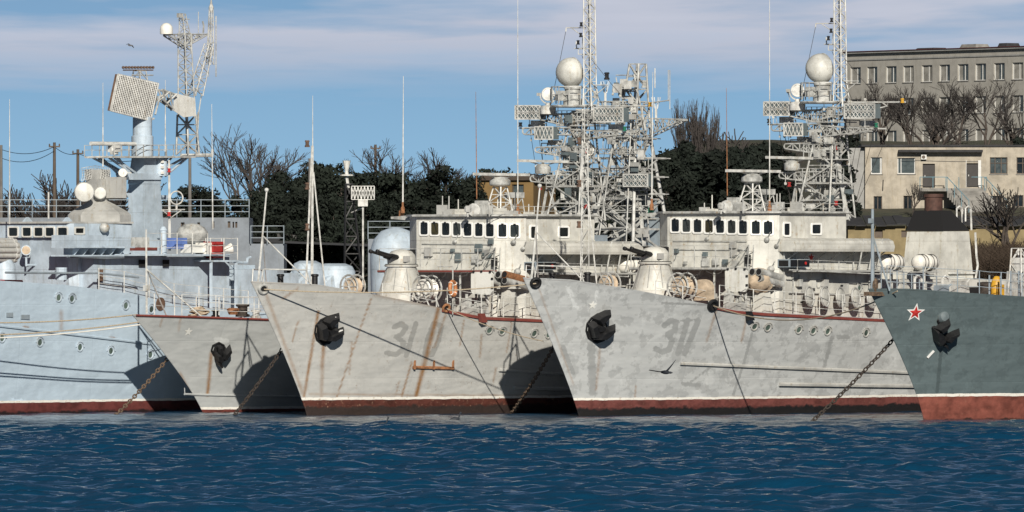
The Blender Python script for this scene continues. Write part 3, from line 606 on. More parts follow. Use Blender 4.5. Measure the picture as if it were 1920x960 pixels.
    k = MB(); k.box(a0.x+.05, a1.x-.02, -4.07, -4.052, a0.z+.03, a1.z-.03); k.box(a0.x-.02, a0.x-.002, -3.98, -3.45, a0.z+.04, a1.z-.05); k.build('screen', 'black_iron', o)
    k = MB(); k.lathe([(.07, 0), (.07, .02)], Vector((a1.x-.3, -4.072, (a0.z+a1.z)/2)), (0, -1, 0), 10); k.build('red_digit', 'star_red', o)
    for (x, y, p, rr) in ((1437, 450, 2.9, .12), (1455, 462, 3.2, .1), (1325, 449, 0, .1), (1475, 470, 3.4, .07), (1445, 505, 3.2, .16)):
        k = MB(); c = P(x, y, p) if p > 3.3 else (Q(x, y, 8.92) if x < 1405 else D.on(x, y, cp, ch)+sh); k.lathe([(rr, 0), (rr, .1), (rr*.6, .22), (.02, .25)], c, (-.6, -.8, .2), 10)
        k.tube(c, c+Vector((-.1, -.3, .35)), .025, n=4); k.path([c+Vector((0, -.08, 0)), c+Vector((.2, -.1, -.35)), c+Vector((.45, -.1, -.4)), c+Vector((.6, -.06, -.2))], .015, 4); k.build('wall_fitting', 'mast_paint', rt)
    k = MB(); c0, c1 = P(1387, 495, 2.4), P(1394, 478, 2.4); k.box(8.75+ax, 8.9+ax, c0.y-.12, c0.y+.12, c0.z, c1.z); k.build('vent_plate', 'black_iron', rt)
    # forward gun platform, its rails, ladder and gun
    k = MB(); k.box(6.5+ax, 8.9+ax, -2.45, 2.45, 6.38+dz, 6.5+dz); pf = k.build('gun_platform', 'grey_paint', rt)
    k = MB(); k.box(6.46+ax, 6.495+ax, -2.45, 2.45, 6.41+dz, 6.49+dz); k.box(6.47+ax, 8.9+ax, -2.49, -2.455, 6.41+dz, 6.49+dz); k.build('platform_edge', 'deck_red' if not first else 'mast_paint', pf)
    for x in (6.7, 8.0):
        for y in (-2.2, 2.2): k = MB(); k.tube((x+ax, y, 4.2), (x+ax, y, 6.4+dz), .05); k.build('support', 'mast_paint', pf)
    s.railing([(6.55+ax, 2.4, 6.5+dz), (6.55+ax, -2.4, 6.5+dz), (8.8+ax, -2.4, 6.5+dz)], 0.95, 2, 'mast_paint', 1.2)
    k = MB(); u = Vector((8.5+ax, -2.55, 4.6)); v = Vector((8.7+ax, -2.55, 7.5+dz)); w_ = Vector((.35, 0, 0)); k.tube(u, v, .025); k.tube(u+w_, v+w_, .025)
    for i in range(10): k.tube(u.lerp(v, i/10), u.lerp(v, i/10)+w_, .018, n=4)
    k.tube(v, v+Vector((-1.1, 0, -.75)), .02); k.build('ladder', 'mast_paint', rt)
    c = P(1228, 545); c.y = 0; zb = c.z; 
    k = MB(); k.lathe([(1.15, -1.4), (1.15, 0), (1.02, .02), (.98, .12), (.66, 1.12), (.66, 1.16)], (c.x, 0, zb), n=20); gb = k.build('gun_turret', 'pale_paint', rt, True)
    k = MB(); k.lathe([(.74, 1.17), (.76, 1.22), (.76, 1.26), (.62, 1.29), (.64, 1.5), (.60, 1.7), (.46, 1.86), (.2, 1.94), (.02, 1.95)], (c.x, 0, zb), n=20); k.build('turret_dome', 'pale_paint', gb, True)
    for i in range(9):
        t_ = i*.698; k = MB(); k.tube((c.x+.985*math.cos(t_), .985*math.sin(t_), zb+.14), (c.x+.675*math.cos(t_), .675*math.sin(t_), zb+1.1), .02, n=4); k.build('cone_rib', 'grey_paint', gb)
    k = MB(); k.ring((c.x, 0, zb+1.27), (0, 0, 1), .70, .03, 24, 5); k.build('turret_ring', 'black_iron', gb); k = MB(); k.cbox((c.x-.3, -.56, zb+1.52), .34, .12, .26); k.build('sight_hatch', 'grey_paint', gb)
    k = MB(); k.box(c.x+.1, c.x+.6, -.3, .3, zb+1.5, zb+1.93); k.build('turret_hood', 'dark_void', gb)
    for y in (-.2, .2):
        k = MB(); t0 = Vector((c.x-.35, y, zb+1.55)); k.tube(t0, t0+Vector((-.55, 0, .1)), .13, .11, 8); k.tube(t0, t0+Vector((-1.5, 0, .3)), .075, .06, 8); k.lathe([(.06, 0), (.09, .05), (.09, .16), (.06, .18)], t0+Vector((-1.4, 0, .28)), (-.98, 0, .2), 8); k.build('gun_barrel', 'black_iron', gb)
    # foredeck reels
    def reel(px, py, p, r, wd, rope_m, cover=False):
        c = P(px, py, p); n_ = Vector((1, 0, 0)); k = MB()
        if cover:
            k.lathe([(r*.5, -wd*.6), (r*.95, -wd*.55), (r, 0), (r*.93, wd*.5), (r*.5, wd*.6)], c, n_, 12); k.box(c.x-wd*.5, c.x+wd*.5, c.y-r*.9, c.y+r*.9, c.z-r*1.25, c.z); 
            k.build('covered_reel', 'canvas_tan', rt, True); return
        for t_ in (-wd/2, wd/2):
            q = c+n_*t_; k.ring(q, n_, r, .045, 20, 6); k.ring(q, n_, r*.62, .03, 16, 5)
            for i in range(6): k.tube(q, q+Vector((0, math.cos(i*1.047), math.sin(i*1.047)))*r, .03, n=4)
            k.tube(q+n_*.05*(1 if t_ > 0 else -1), q+Vector((0, -r*.7, -r*1.35)), .035); k.tube(q, q+Vector((0, r*.7, -r*1.35)), .035)
        o = k.build('rope_reel', 'mast_paint', rt)
        k = MB(); prof = []
        for i in range(10): prof += [(r*.70, -wd/2+.02+wd*.96*i/10), (r*.76, -wd/2+.02+wd*.96*(i+.5)/10)]
        k.lathe(prof+[(r*.70, wd/2-.02)], c, n_, 18); k.build('coiled_rope', rope_m, o, True)
    reel(1279, 537, 2.3, .58, .62, 'canvas_tan' if first else 'canister_white')
    reel(1140, 532, .6, .5, .5, 'canvas_tan')
    if first: reel(1320, 541, 2.9, .42, .5, None, True)
    # blast shield and rocket launcher beside the ladder
    c = P(1380, 526, 3.1); k = MB(); k.plate([c+Vector((0, dy*.62, dz_*.5)) for dy, dz_ in ((-.8, -1), (-1, -.7), (-1, .8), (-.8, 1), (.8, 1), (1, .8), (1, -.7), (.8, -1))], (.09, 0, 0)); k.tube(c+Vector((.1, 0, -.3)), c+Vector((.5, 0, -.9)), .06)
    o = k.build('blast_shield', 'white_paint', rt)
    for dy, dz_ in ((-.5, .5), (0, .52), (.45, .5), (-.62, .2), (-.62, -.2), (.3, -.52), (-.2, -.52)):
        k = MB(); k.cbox(c+Vector((-.02, dy, dz_)), .06, .09, .09); k.build('clip', 'black_iron', o)
    c = P(1430, 524, 3.2); k = MB(); k.prism([(c.x-.35, c.y-.35), (c.x+.35, c.y-.35), (c.x+.35, c.y+.35), (c.x-.35, c.y+.35)], c.z-1.5, c.z-.25, [(c.x-.2, c.y-.2), (c.x+.2, c.y-.2), (c.x+.2, c.y+.2), (c.x-.2, c.y+.2)]); k.box(c.x-.3, c.x+.3, c.y-.45, c.y+.45, c.z-.3, c.z-.15)
    o = k.build('rocket_launcher', 'pale_paint', rt)
    for i, (dy, dz_) in enumerate(((-.38, .22), (0, .22), (.38, .22), (-.38, -.05), (.38, -.05))):
        t0 = c+Vector((-.75, dy, dz_+.12)); k = MB(); k.lathe([(.13, 0), (.17, 0), (.17, 1.6), (.15, 1.62)], t0, (.98, 0, -.17), 14); o2 = k.build('launch_tube', 'rust_orange' if not first and i == 0 else 'mast_paint', o, True)
        k = MB(); k.lathe([(.14, -.012), (.14, -.006)], t0, (.98, 0, -.17), 14); k.build('muzzle', 'dark_void', o2)
    if first:
        k = MB(); k.hexa([c+Vector(v) for v in ((-.8, -.52, -.75), (.35, -.52, -.7), (.3, .52, -.7), (-.8, .52, -.75), (-.82, -.56, .5), (.3, -.54, .42), (.3, .54, .42), (-.82, .56, .5))]); k.v = []; k.f = []; k.m = []; k.ball(c+Vector((-.25, 0, -.05)), .62, 18, (1.0, .95, .85)); k.v = [tuple(Vector(v)+Vector((math.sin(v[2]*9+v[1]*5)*.05, math.sin(v[1]*11+v[0]*7)*.05, math.sin(v[0]*13+v[1]*17)*.05))) for v in k.v]; k.build('canvas_cover', 'canvas_tan', o, True)
    # funnel casing far aft with its deckhouse
    k = MB(); k.prism(plan([(17.3, -2.6), (17.3, 2.4), (30, 2.4), (30, -2.6)]), 4.0, 5.95+dz); dh = k.build('aft_deckhouse', 'pale_paint', rt)
    for i in range(4):
        a0 = 22.6+i*1.15+ax; k = MB(); k.plate([Vector((a0, -2.41, 4.75)), Vector((a0+.8, -2.41, 4.75)), Vector((a0+.8, -2.41, 5.6)), Vector((a0, -2.41, 5.6))], (0, -.02, 0)); k.build('opening', 'dark_void', dh)
    k = MB(); k.prism(plan([(24.6, -1.15), (24.6, 1.15), (26.9, 1.2), (26.9, -1.2)]), 5.96+dz, 8.15+dz, plan([(24.85, -1.05), (24.85, 1.05), (26.7, 1.1), (26.7, -1.1)])); fu = k.build('funnel', 'pale_paint', rt)
    k = MB(); k.prism(plan([(24.8, -1.08), (24.8, 1.08), (26.75, 1.12), (26.75, -1.12)]), 8.16+dz, 9.1+dz, plan([(25.2, -.9), (25.2, .6), (26.0, .6), (26.0, -.9)])); k.build('funnel_cap', 'dark_void', fu)
    if first: k = MB(); k.lathe([(.42, 0), (.42, .75), (.47, .76), (.47, .9), (.36, .91)], Vector((25.6+ax, .1, 8.95+dz)), n=14); k.build('exhaust_pipe', 'pipe_brown', fu, True)
    k = MB()
    for y in (-1.2, -.7): k.path([Vector((26.3+ax, y, 8.6+dz)), Vector((26.3+ax, y, 9.2+dz)), Vector((26.5+ax, y, 9.3+dz)), Vector((26.7+ax, y, 9.2+dz)), Vector((26.75+ax, y, 8.2+dz))], .045)
    k.path([Vector((26.97+ax, -1.25, 8.1+dz)), Vector((27+ax, -1.3, 7+dz)), Vector((27.1+ax, -1.3, 6.6+dz)), Vector((27+ax, -1.25, 6+dz))], .05); k.box(25+ax, 26.9+ax, -1.3, -1.2, 6.2+dz, 6.28+dz); k.build('vent_pipe', 'white_mast', fu)
    k = MB(); z0 = 5.97+dz; k.box(20.6+ax, 23.6+ax, -2.2, 1.8, z0, z0+.75); vb = k.build('vent_box', 'pale_paint', rt)
    for i in range(6): k = MB(); k.box(21.5+ax, 22.6+ax, -2.24, -2.202, z0+.12+i*.09, z0+.17+i*.09); k.build('louvre', 'mast_paint', vb)
    for i in range(5):
        a = 17.6+i*2.6+ax; k = MB(); k.path([(a, -2.9, 4.5), (a, -2.9, 5.3), (a+.15, -2.9, 5.42), (a+.35, -2.9, 5.3), (a+.35, -2.9, 5.1)], .06, 6); k.build('gooseneck_vent', 'white_mast', rt)
    # portholes on the deckhouse side
    for px, py in ((1533, 534), (1610, 540)): 
        q = P(px, py, 3.36); s.porthole(0, 0, .15, q=q, nn=Vector((0, -1, 0)), m='mast_paint')
    # roof fittings: navigation radar on its lattice stand, searchlight, boxes, whips
    k = MB(); u = P(1408, 403, .9); t_ = P(1410, 344, .9); k.lattice(u, t_, .95, .42, 4, .04, .025); st_ = k.build('radar_stand', 'white_mast', rt)
    radar_bar(s, (1364, 320), (1460, 321.5), 1397, 1422, 342, lambda x, y: P(x, y, .9), st_)
    k = MB(); u = P(1435, 403, .4); k.lattice(u, u+Vector((0, 0, .9)), .7, .5, 2, .03, .02); k.box(u.x-.32, u.x+.32, u.y-.32, u.y+.32, u.z+.9, u.z+1.15); k.build('sensor_stand', 'mast_paint', rt)
    k = MB(); u = P(1376, 401, .9); k.cbox(u+Vector((0, 0, .27)), .8, .7, .5); k.cbox(u+Vector((.1, .1, .62)), .45, .4, .22); k.build('roof_locker', 'mast_paint', rt)
    k = MB(); u = P(1352, 401, 1.6); k.lathe([(.05, 0), (.05, .2), (.14, .22), (.17, .4), (.1, .5)], u, n=10); k.build('roof_vent', 'mast_paint', rt)
    k = MB(); u = P(1357, 396, .9); k.lathe([(.05, 0), (.12, .12), (.3, .4)], u+Vector((0, 0, .15)), (-.5, -.8, .1), 12); k.tube(u-Vector((0, 0, .1)), u+Vector((0, 0, .2)), .04); k.build('loudhailer', 'mast_paint', rt)
    k = MB(); u = P(1393, 400, 2.6); k.path([u, u+Vector((0, 0, .6)), u+Vector((.3, .25, .66)), u+Vector((.3, .25, 0))], .03); k.build('roof_frame', 'mast_paint', rt)
    house_gear(s, P, Q, rt, random.Random(3 if first else 6))
    # ---------------- the lattice mast
    m_ = MB(); am = 16.1; T = lambda px, py: Q(px, py, am)
    ft = P(1545, 408, .6); m_.tube(ft, T(1545, 212), .13, .11, 8)
    for (a, b, r0) in (((1567, 277), (1589, 412), .10), ((1540, 350), (1480, 403), .08), ((1497, 347), (1513, 400), .06), ((1493, 345), (1482, 403), .07), ((1568, 343), (1547, 393), .06), ((1545, 285), (1570, 340), .06), ((1567, 277), (1563, 200), .09), ((1545, 215), (1567, 280), .06), ((1547, 250), (1520, 285), .06), ((1545, 330), (1565, 300), .05), ((1500, 350), (1540, 320), .05), ((1575, 350), (1540, 400), .05)):
        for dy in ((0,) if r0 < .07 else (-.0,)): m_.tube(T(*a), T(*b), r0, n=6)
    back = Vector((1.5, .6, 0))
    for (a, b) in (((1545, 300), (1500, 408)), ((1550, 260), (1575, 412)), ((1545, 340), (1560, 408)), ((1520, 345), (1555, 300))): m_.tube(T(*a)+back*.2, T(*b)+back, .07, n=6)
    for y in (300, 345, 375): m_.tube(T(1500 if y > 340 else 1545, y), T(1580, y), .045, n=5); m_.tube(T(1545, y), T(1555, y)+back*.8, .045, n=5)
    mast = m_.build('lattice_mast', 'mast_paint', rt)
    D1 = Vector((.8, 0, 0))
    def yard(L, R_, h0, h1, n, rnd=True, r=.036):
        k = MB(); k.truss(T(*L), T(*R_), h0, h1, n, r, D1*.7, rnd); k.build('yard_truss', 'mast_paint', mast)
    yard((1545, 236), (1633, 241), .5, .12, 7); yard((1545, 233), (1458, 233), .32, .3, 7); yard((1545, 206), (1490, 208), .6, .25, 5)
    yard((1545, 268), (1481, 270), .5, .22, 5); yard((1545, 322), (1472, 324), .5, .25, 6); yard((1545, 205), (1600, 200), .45, .25, 4); yard((1545, 268), (1572, 268), .3, .3, 2, False)
    k = MB(); k.tube(T(1588, 192), T(1698, 191.5), .035); k.path([T(1655, 193), T(1663, 199), T(1652, 202), T(1600, 201)], .03); k.tube(T(1440, 233.5), T(1460, 233.5), .04); k.tube(T(1630, 241), T(1661, 241.5), .04); k.build('yard_arm', 'white_mast', mast)
    for L, R_ in (((1556, 224), (1612, 226)), ((1480, 225), (1492, 225)), ((1482, 262), (1540, 262))):
        k = MB(); a, b = T(*L), T(*R_); n_ = max(2, int((b-a).length/.5)); k.tube(a, b, .025)
        for i in range(n_+1): u = a.lerp(b, i/n_); k.tube(u, u-Vector((0, 0, .38)), .022, n=4)
        k.build('yard_rail', 'mast_paint', mast)
    array_panel(s, 1594, 1651, 195, 222, lambda x, y: T(x, y)-Vector((.4, 0, 0)), mast); array_panel(s, 1443, 1491, 191, 217, lambda x, y: T(x, y)-Vector((.4, 0, 0)), mast)
    array_panel(s, 1486, 1521, 231, 255, lambda x, y: T(x, y)-Vector((.6, 0, 0)), mast, rows=1)
    for x0, x1, y0, y1 in ((1461, 1478, 219, 231), (1613, 1630, 226, 237), (1494, 1512, 256, 266), (1555, 1566, 352, 372), (1549, 1563, 300, 316)):
        k = MB(); k.hexa([T(x0, y1), T(x1, y1), T(x1, y1)+D1*.5, T(x0, y1)+D1*.5, T(x0, y0), T(x1, y0), T(x1, y0)+D1*.5, T(x0, y0)+D1*.5]); k.build('equipment_box', 'white_mast', mast)
    radar_bar(s, (1446, 295), (1541, 297), 1481, 1505, 320, lambda x, y: T(x, y)-Vector((.3, 0, 0)), mast)
    # radome on its pedestal and platform
    c = T(1538, 128); pb = T(1543, 191); k = MB(); k.lathe([(1.0, 0), (1.05, .06), (1.05, .1)], pb-Vector((0, 0, .08)), n=16); pf = k.build('radome_platform', 'mast_paint', mast)
    k = MB(); k.lathe([(.45, 0), (.45, .3), (.34, .34), (.34, .72), (.42, .76), (.42, .9)], pb, n=16); k.cbox(pb+Vector((-.2, .45, .45)), .5, .4, .45); k.build('pedestal', 'mast_paint', mast, True)
    k = MB(); rr = .67; u = Vector((.85, -.35, .15)).normalized(); prof = [(max(.002, rr*math.sin(math.pi*j/14)), -rr*math.cos(math.pi*j/14)) for j in range(10)]+[(rr*.9, rr*.42), (rr*.8, rr*.55), (rr*.5, rr*.72), (.01, rr*.75)]
    k.lathe(prof, c, u, 24); rd = k.build('radome', 'radome_paint', mast, True)
    k = MB(); k.ring(c+u*(rr*.36), u, rr*.95, .025, 24, 5); k.build('radome_flange', 'mast_paint', rd)
    k = MB(); pr = [pb+Vector((math.cos(t_)*1.0, math.sin(t_)*1.0, .1)) for t_ in [2*math.pi*i/12 for i in range(12)]]
    k.path([p+Vector((0, 0, .75)) for p in pr[:9]], .025, 4); k.path([p+Vector((0, 0, .4)) for p in pr[:9]], .02, 4)
    for p in pr[:9]: k.tube(p, p+Vector((0, 0, .75)), .025, n=4)
    k.build('platform_rail', 'mast_paint', mast)
    c = T(1503, 170)-Vector((.3, 0, 0)); u = Vector((-.75, -.65, .05)).normalized(); k = MB(); k.lathe([(.2, -.3), (.29, -.12), (.29, .14), (.26, .15)], c, u, 16); k.ring(c+u*.14, u, .27, .045, 18, 6); sl = k.build('searchlight', 'white_mast', mast, True)
    k = MB(); k.lathe([(.24, .10), (.24, .13)], c, u, 16); k.build('lens', 'lens', sl, True)
    k = MB(); sd_ = u.cross(Vector((0, 0, 1))).normalized(); k.path([c+sd_*(.36*math.cos(t_))-Vector((0, 0, .42*math.sin(t_))) for t_ in [math.pi*i/8 for i in range(9)]], .04); bz = T(1507, 207); k.lathe([(.36, 0), (.36, .3), (.3, .36), (.12, .4), (.12, c.z-bz.z-.38)], Vector((c.x, c.y, bz.z)), n=16); k.cbox(c+sd_*.42, .14, .14, .14); k.build('yoke', 'white_mast', sl, True)
    # top lattice pole with cross arms and lamps
    k = MB(); k.lattice(T(1578, 205), T(1576, 158), .55, .42, 3, .035, .022); k.lattice(T(1576, 158), T(1573.5, -90), .40, .34, 20, .032, .02); tp = k.build('top_mast', 'white_mast', mast)
    k = MB(); k.tube(T(1530, 44), T(1568, 44), .025); k.tube(T(1541, 45), T(1565, 62), .02); k.tube(T(1530, 44), T(1529, 51), .03); k.tube(T(1545, 83), T(1578, 83), .025); k.tube(T(1583, 152), T(1610, 152), .025); k.tube(T(1610, 152), T(1585, 172), .022); k.tube(T(1597, 152), T(1597, 147), .03)
    k.hexa([T(1553, 95), T(1577, 95), T(1577, 95)+D1*.5, T(1553, 95)+D1*.5, T(1553, 93), T(1577, 93), T(1577, 93)+D1*.5, T(1553, 93)+D1*.5]); k.path([T(1553, 84), T(1577, 84)], .02); k.tube(T(1553, 94), T(1553, 84), .02); k.tube(T(1550, 84), T(1549, 70), .03); k.tube(T(1560, 84), T(1562, 62), .02); k.build('cross_arm', 'white_mast', tp)
    for x, y in ((1567, 42), (1566, 62), (1561, 76)): lamp(s, T(x, y)-Vector((.3, 0, 0)), .07, .2, 'black_iron', tp)
    for x, y, m2 in ((1572, 281, 'red'), (1573, 385, 'red'), (1648, 239, 'green_lamp'), (1447, 231, 'black_iron'), (1697, 193, 'yellow'), (1485, 350, 'red')): lamp(s, T(x, y)-Vector((.2, 0, 0)), .085, .2, m2, mast)
    rnd = random.Random(5); k = MB()
    for i in range(16):                            # cables, junction boxes and small brackets up the mast
        y = rnd.uniform(215, 395); x = 1545+rnd.uniform(-16, 26); q = T(x, y); k.cbox(q-Vector((.15, 0, 0)), .14, .16, rnd.uniform(.14, .3))
    k.path([T(1549+2*math.sin(i*.9), 215+i*9)-Vector((.13, 0, 0)) for i in range(21)], .02, 4); k.path([T(1541+2*math.sin(i*1.3), 250+i*9)-Vector((.13, 0, 0)) for i in range(17)], .018, 4)
    for i in range(9): x = 1462+i*20; k.tube(T(x, 243), T(x, 254), .008, n=3); k.cbox(T(x, 256), .06, .06, .1)
    k.build('cable_run', 'mast_paint', mast, kind='stuff')
    mast_gear(s, T, P, mast, first)
    # tall wires, halyards and whip antennas off the bridge
    whip(s, P(1443, 398, 1.4), P(1443, -70, 1.4), .03)
    whip(s, P(1223, 398, -4.2)+Vector((0, 0, .1)) if not first else P(1222, 398, -4.2)+Vector((0, 0, .1)), P(1224, 135, -4.2), .04)
    whip(s, P(1364, 398, -1.0), P(1362, 165, -1.0), .028, 'rust_orange', base=False)
    # bow: jackstaff with braces, lattice pole, bulwark rails
    zt = lambda a: s.zd(a)
    j = Vector((-3.2, 0, zt(-3.2))); k = MB(); k.tube(j, j+Vector((.55, 0, 3.9)), .05, .035); k.tube(j+Vector((.3, 0, 2.0)), Vector((-1.2, -1.3, zt(-1.2))), .03); k.tube(j+Vector((.3, 0, 2.0)), Vector((-1.2, 1.3, zt(-1.2))), .03); k.ball(j+Vector((.55, 0, 4.0)), .1, 8); k.build('jackstaff', 'white_mast', rt)
    k = MB(); k.path([Vector((-3.3, -.25, zt(-3.3))), Vector((-3.2, -.3, zt(-3)+.55)), Vector((-1.5, -1.3, zt(-1.5)+.6)), Vector((-1.3, -1.35, zt(-1.3)))], .03); k.path([Vector((-3.3, .25, zt(-3.3))), Vector((-3.2, .3, zt(-3)+.55)), Vector((-1.5, 1.3, zt(-1.5)+.6)), Vector((-1.3, 1.35, zt(-1.3)))], .03); k.build('bow_rail', 'white_mast', rt)
    lp = Vector((.35, 0, zt(.35)-.1)); k = MB(); hgt = 6.4
    (k.lattice(lp, lp+Vector((.05, 0, hgt)), .34, .2, 12, .024, .013, 3) if first else (k.tube(lp, lp+Vector((.05, 0, hgt)), .07, .045), k.tube(lp+Vector((-.3, .1, 0)), lp+Vector((.0, 0, hgt)), .05, .035))); k.tube(lp+Vector((.5, -.35, 0)), lp+Vector((.1, 0, hgt*.82)), .035); k.tube(lp+Vector((.05, 0, hgt)), lp+Vector((.05, 0, hgt+2.2)), .025, .01); lm = k.build('bow_light_mast', 'white_mast', rt)
    for f in (.42, .70, .99): lamp(s, lp+Vector((-.2, .1, hgt*f)), .1, .3, 'mesh_brown', lm)
    def edge(a, inn=.12): z = s.zd(a); return Vector((a, -s.b(a, z)+inn, z-.03))
    s.railing([edge(a) for a in (2.2, 3.6, 5.0)], .62, 2, 'white_mast', 1.6)
    s.railing([edge(a) for a in (5.6, 7.5, 10, 13, 16, 19, 23, 28)], 1.0, 3, 'white_mast', 1.5)
    k = MB()
    for i in range(40):
        a, b_ = 5.2+i*.6, 5.2+(i+1)*.6; u, v = edge(a, -.025), edge(b_, -.025); k.hexa([u-Vector((0, 0, .12)), v-Vector((0, 0, .12)), v+Vector((0, .05, -.12)), u+Vector((0, .05, -.12)), u, v, v+Vector((0, .05, 0)), u+Vector((0, .05, 0))])
    k.build('deck_edge', 'deck_red', rt)
    # bollards, hatch and winch on the foredeck
    for a in (-.6, 6.2):
        for y in (-1.0, 1.0): k = MB(); z = s.zd(a)-.05; k.lathe([(.13, 0), (.13, .45), (.17, .47), (.17, .55), (.1, .57)], (a, y, z), n=12); k.build('bollard', 'black_iron', rt, True)
    for i in range(5):                              # round covers stowed along the rail
        q = P(1518+i*29, 556+i*.8, 3.9); k = MB(); k.ring(q, (.25, -1, .1), .44, .05, 20, 6); rc = k.build('round_cover', 'grey_paint', rt, True); k = MB(); k.lathe([(.41, -.01), (.3, .05), (.02, .06)], q, (.25, -1, .1), 18); k.build('cover_face', 'pale_paint', rc, True)
    # assorted deck gear between the guns and the house
    rnd = random.Random(11); 
    for i in range(9):
        a = rnd.uniform(5.5, 8.6)+ax*.5; y = -rnd.uniform(2.2, 3.4); z = s.zd(a)-.06; hh = rnd.uniform(.3, .9); k = MB(); k.prism([(a-.2, y-.2), (a+.2, y-.2), (a+.2, y+.2), (a-.2, y+.2)], z, z+hh, [(a-.14, y-.16), (a+.16, y-.14), (a+.14, y+.16), (a-.16, y+.14)]); k.tube((a, y, z+hh), (a, y, z+hh+.18), .07); k.build('deck_locker', rnd.choice(['pale_paint', 'mast_paint', 'grey_paint']), rt)
    cs = MB()
    for i in range(10): u = P(rnd.uniform(1260, 1480), rnd.uniform(505, 560), 2.6); cs.path([u, u+Vector((.3, -.2, -.15)), u+Vector((.8, -.2, -.05)), u+Vector((1.1, 0, .1))], .016, 4)
    cs.build('loose_cable', 'rope_dark', rt)
sweeper(D, (0, 0, 0), True)
sweeper(C, (1.1, 0, -.12), False)
SHC = Vector((1.1, 0, -.12))

# red star of the ship marked 311, on the recessed side of its house
q = D.y(1520, 483, -3.42); k = MB(); k.plate([q+Vector((math.sin(math.pi*i/5), 0, math.cos(math.pi*i/5)))*(.3 if i % 2 == 0 else .13) for i in range(10)], (0, -.03, 0)); o = k.build('star_emblem', 'star_white', D.root)
k = MB(); k.plate([q+Vector((0, -.032, 0))+Vector((math.sin(math.pi*i/5), 0, math.cos(math.pi*i/5)))*(.22 if i % 2 == 0 else .09) for i in range(10)], (0, -.01, 0)); k.build('star_face', 'star_red', o)
# life raft canisters on cradles
def raft(s, a, p, z, label, group=None):
    e = empty('life_raft_canister', s.world((a, -p, z-.38)), RZ); tag(e, label, 'life raft', group)
    k = MB(); k.lathe([(.02, -.75), (.2, -.73), (.31, -.64), (.35, -.5), (.35, .5), (.31, .64), (.2, .73), (.02, .75)], (0, 0, .38), (1, 0, 0), 20); k.build('canister', 'canister_white', e, True)
    k = MB(); k.lathe([(.365, -.03), (.38, -.025), (.38, .025), (.365, .03)], (0, 0, .38), (1, 0, 0), 20); k.build('seam_band', 'canister_white', e, True)
    for x in (-.42, -.2, .22, .45): k = MB(); k.ring((x, 0, .38), (1, 0, 0), .36, .02, 20, 5); k.build('strap', 'black_iron', e)
    for x in (-.4, .4): k = MB(); k.box(x-.05, x+.05, -.34, .34, -.02, .06); k.tube((x, -.3, 0), (x, -.3, .3), .03); k.tube((x, .3, 0), (x, .3, .3), .03); k.build('cradle', 'mast_paint', e)
def raft_rack(s, a, p, z):
    k = MB()
    for x in (-.45, .45):
        for y in (-.3, .3): k.tube((a+x, -p+y, 4.4), (a+x, -p+y, z-.4), .04)
    k.box(a-.7, a+.7, -p-.35, -p+.35, z-.46, z-.41); k.path([(a-.7, -p-.35, z-.9), (a+.7, -p-.35, z-.9)], .03); k.build('raft_rack', 'mast_paint', s.root)
for s, px, py, lb in ((D, 1671, 492, 'white banded life raft canister beside the wheelhouse of the ship marked 311'), (D, 1735, 492, 'white banded life raft canister beside the funnel casing with black cap')):
    q = s.y(px, py, -3.5); raft(s, q.x, 3.5, q.z, lb); raft_rack(s, q.x, 3.5, q.z)
q = C.y(1183, 496, -3.5); raft(C, q.x, 3.5, q.z, 'white banded life raft canister on the ship marked 310, behind the bow of 311'); raft_rack(C, q.x, 3.5, q.z)
# orange lifebuoy on the rail of the ship marked 310
q = C.y(849, 541, -3.6); k = MB(); k.ring(q, (.3, -1, .05), .31, .085, 24, 8); e = empty('lifebuoy', C.world(q), RZ); tag(e, 'orange lifebuoy hung on the rail of the ship marked 310', 'lifebuoy')
k.v = [tuple(Vector(v)-q) for v in k.v]; k.build('ring', 'orange', e, True)
for t_ in range(4): k = MB(); d = Vector((1, .3, 0)).normalized()*math.cos(t_*1.571+.78)+Vector((0, 0, 1))*math.sin(t_*1.571+.78); k.ring(d*.31, d.cross(Vector((.3, -1, .05))), .095, .02, 10, 4); k.build('strap', 'canister_white', e)
k = MB(); k.tube(C.y(849, 590, -3.55), C.y(849, 500, -3.55), .03); k.tube(C.y(820, 500, -3.55), C.y(849, 500, -3.55), .02); k.build('buoy_post', 'mast_paint', C.root)

# hull fittings
for s, L in ((C, ((917, 619), (941, 621), (1001, 625), (1028, 627))), (D, ((1414, 612), (1439, 614), (1497, 618), (1524, 620), (1551, 621), (1623, 624)))):
    for x, y in L: s.porthole(x, y, .17)
D.rub((1275, 681), (1715, 699), .075, 'grey_paint'); D.rub((1460, 720), (1725, 724), .09, 'grey_paint')
C.rub((773, 688), (850, 690), .07, 'rust_orange'); C.rub((935, 693), (1075, 702), .075, 'hull_c'); C.rub((962, 726), (1080, 730), .10, 'hull_c')
for x in (776, 812, 848): q = C.hp(x, 684); k = MB(); k.tube(q+Vector((0, -.05, -.2)), q+Vector((0, -.05, .2)), .06); k.build('fender_lug', 'rust_orange', C.root)
FC = fairlead(C, 494, 541, .2, 'mast_paint'); FC2 = fairlead(C, 836, 577, .16, 'rust_orange'); FD = fairlead(D, 1004, 530, .2); FD2 = fairlead(D, 1336, 572, .22)
for s, x, y in ((C, 902, 594), (D, 1403, 590)): q = s.hp(x, y); k = MB(); k.hexa([q+Vector(v) for v in ((-.15, -.02, -.25), (.2, -.02, -.25), (.2, -.22, -.25), (-.15, -.22, -.25), (-.25, 0, .15), (.1, 0, .15), (.1, -.14, .15), (-.25, -.14, .15))]); k.build('fairlead_lip', 'deck_red' if s is C else 'black_iron', s.root)
star(C, 597, 578, .16, ['hull_c']); star(D, 1111, 572, .2, ['white_paint']); star(B, 353, 622, .2, ['white_paint']); star(E, 1716, 586, .44, ['star_white', 'star_red'])
z4 = lambda pts: zz(2.823, 240, 460, pts)
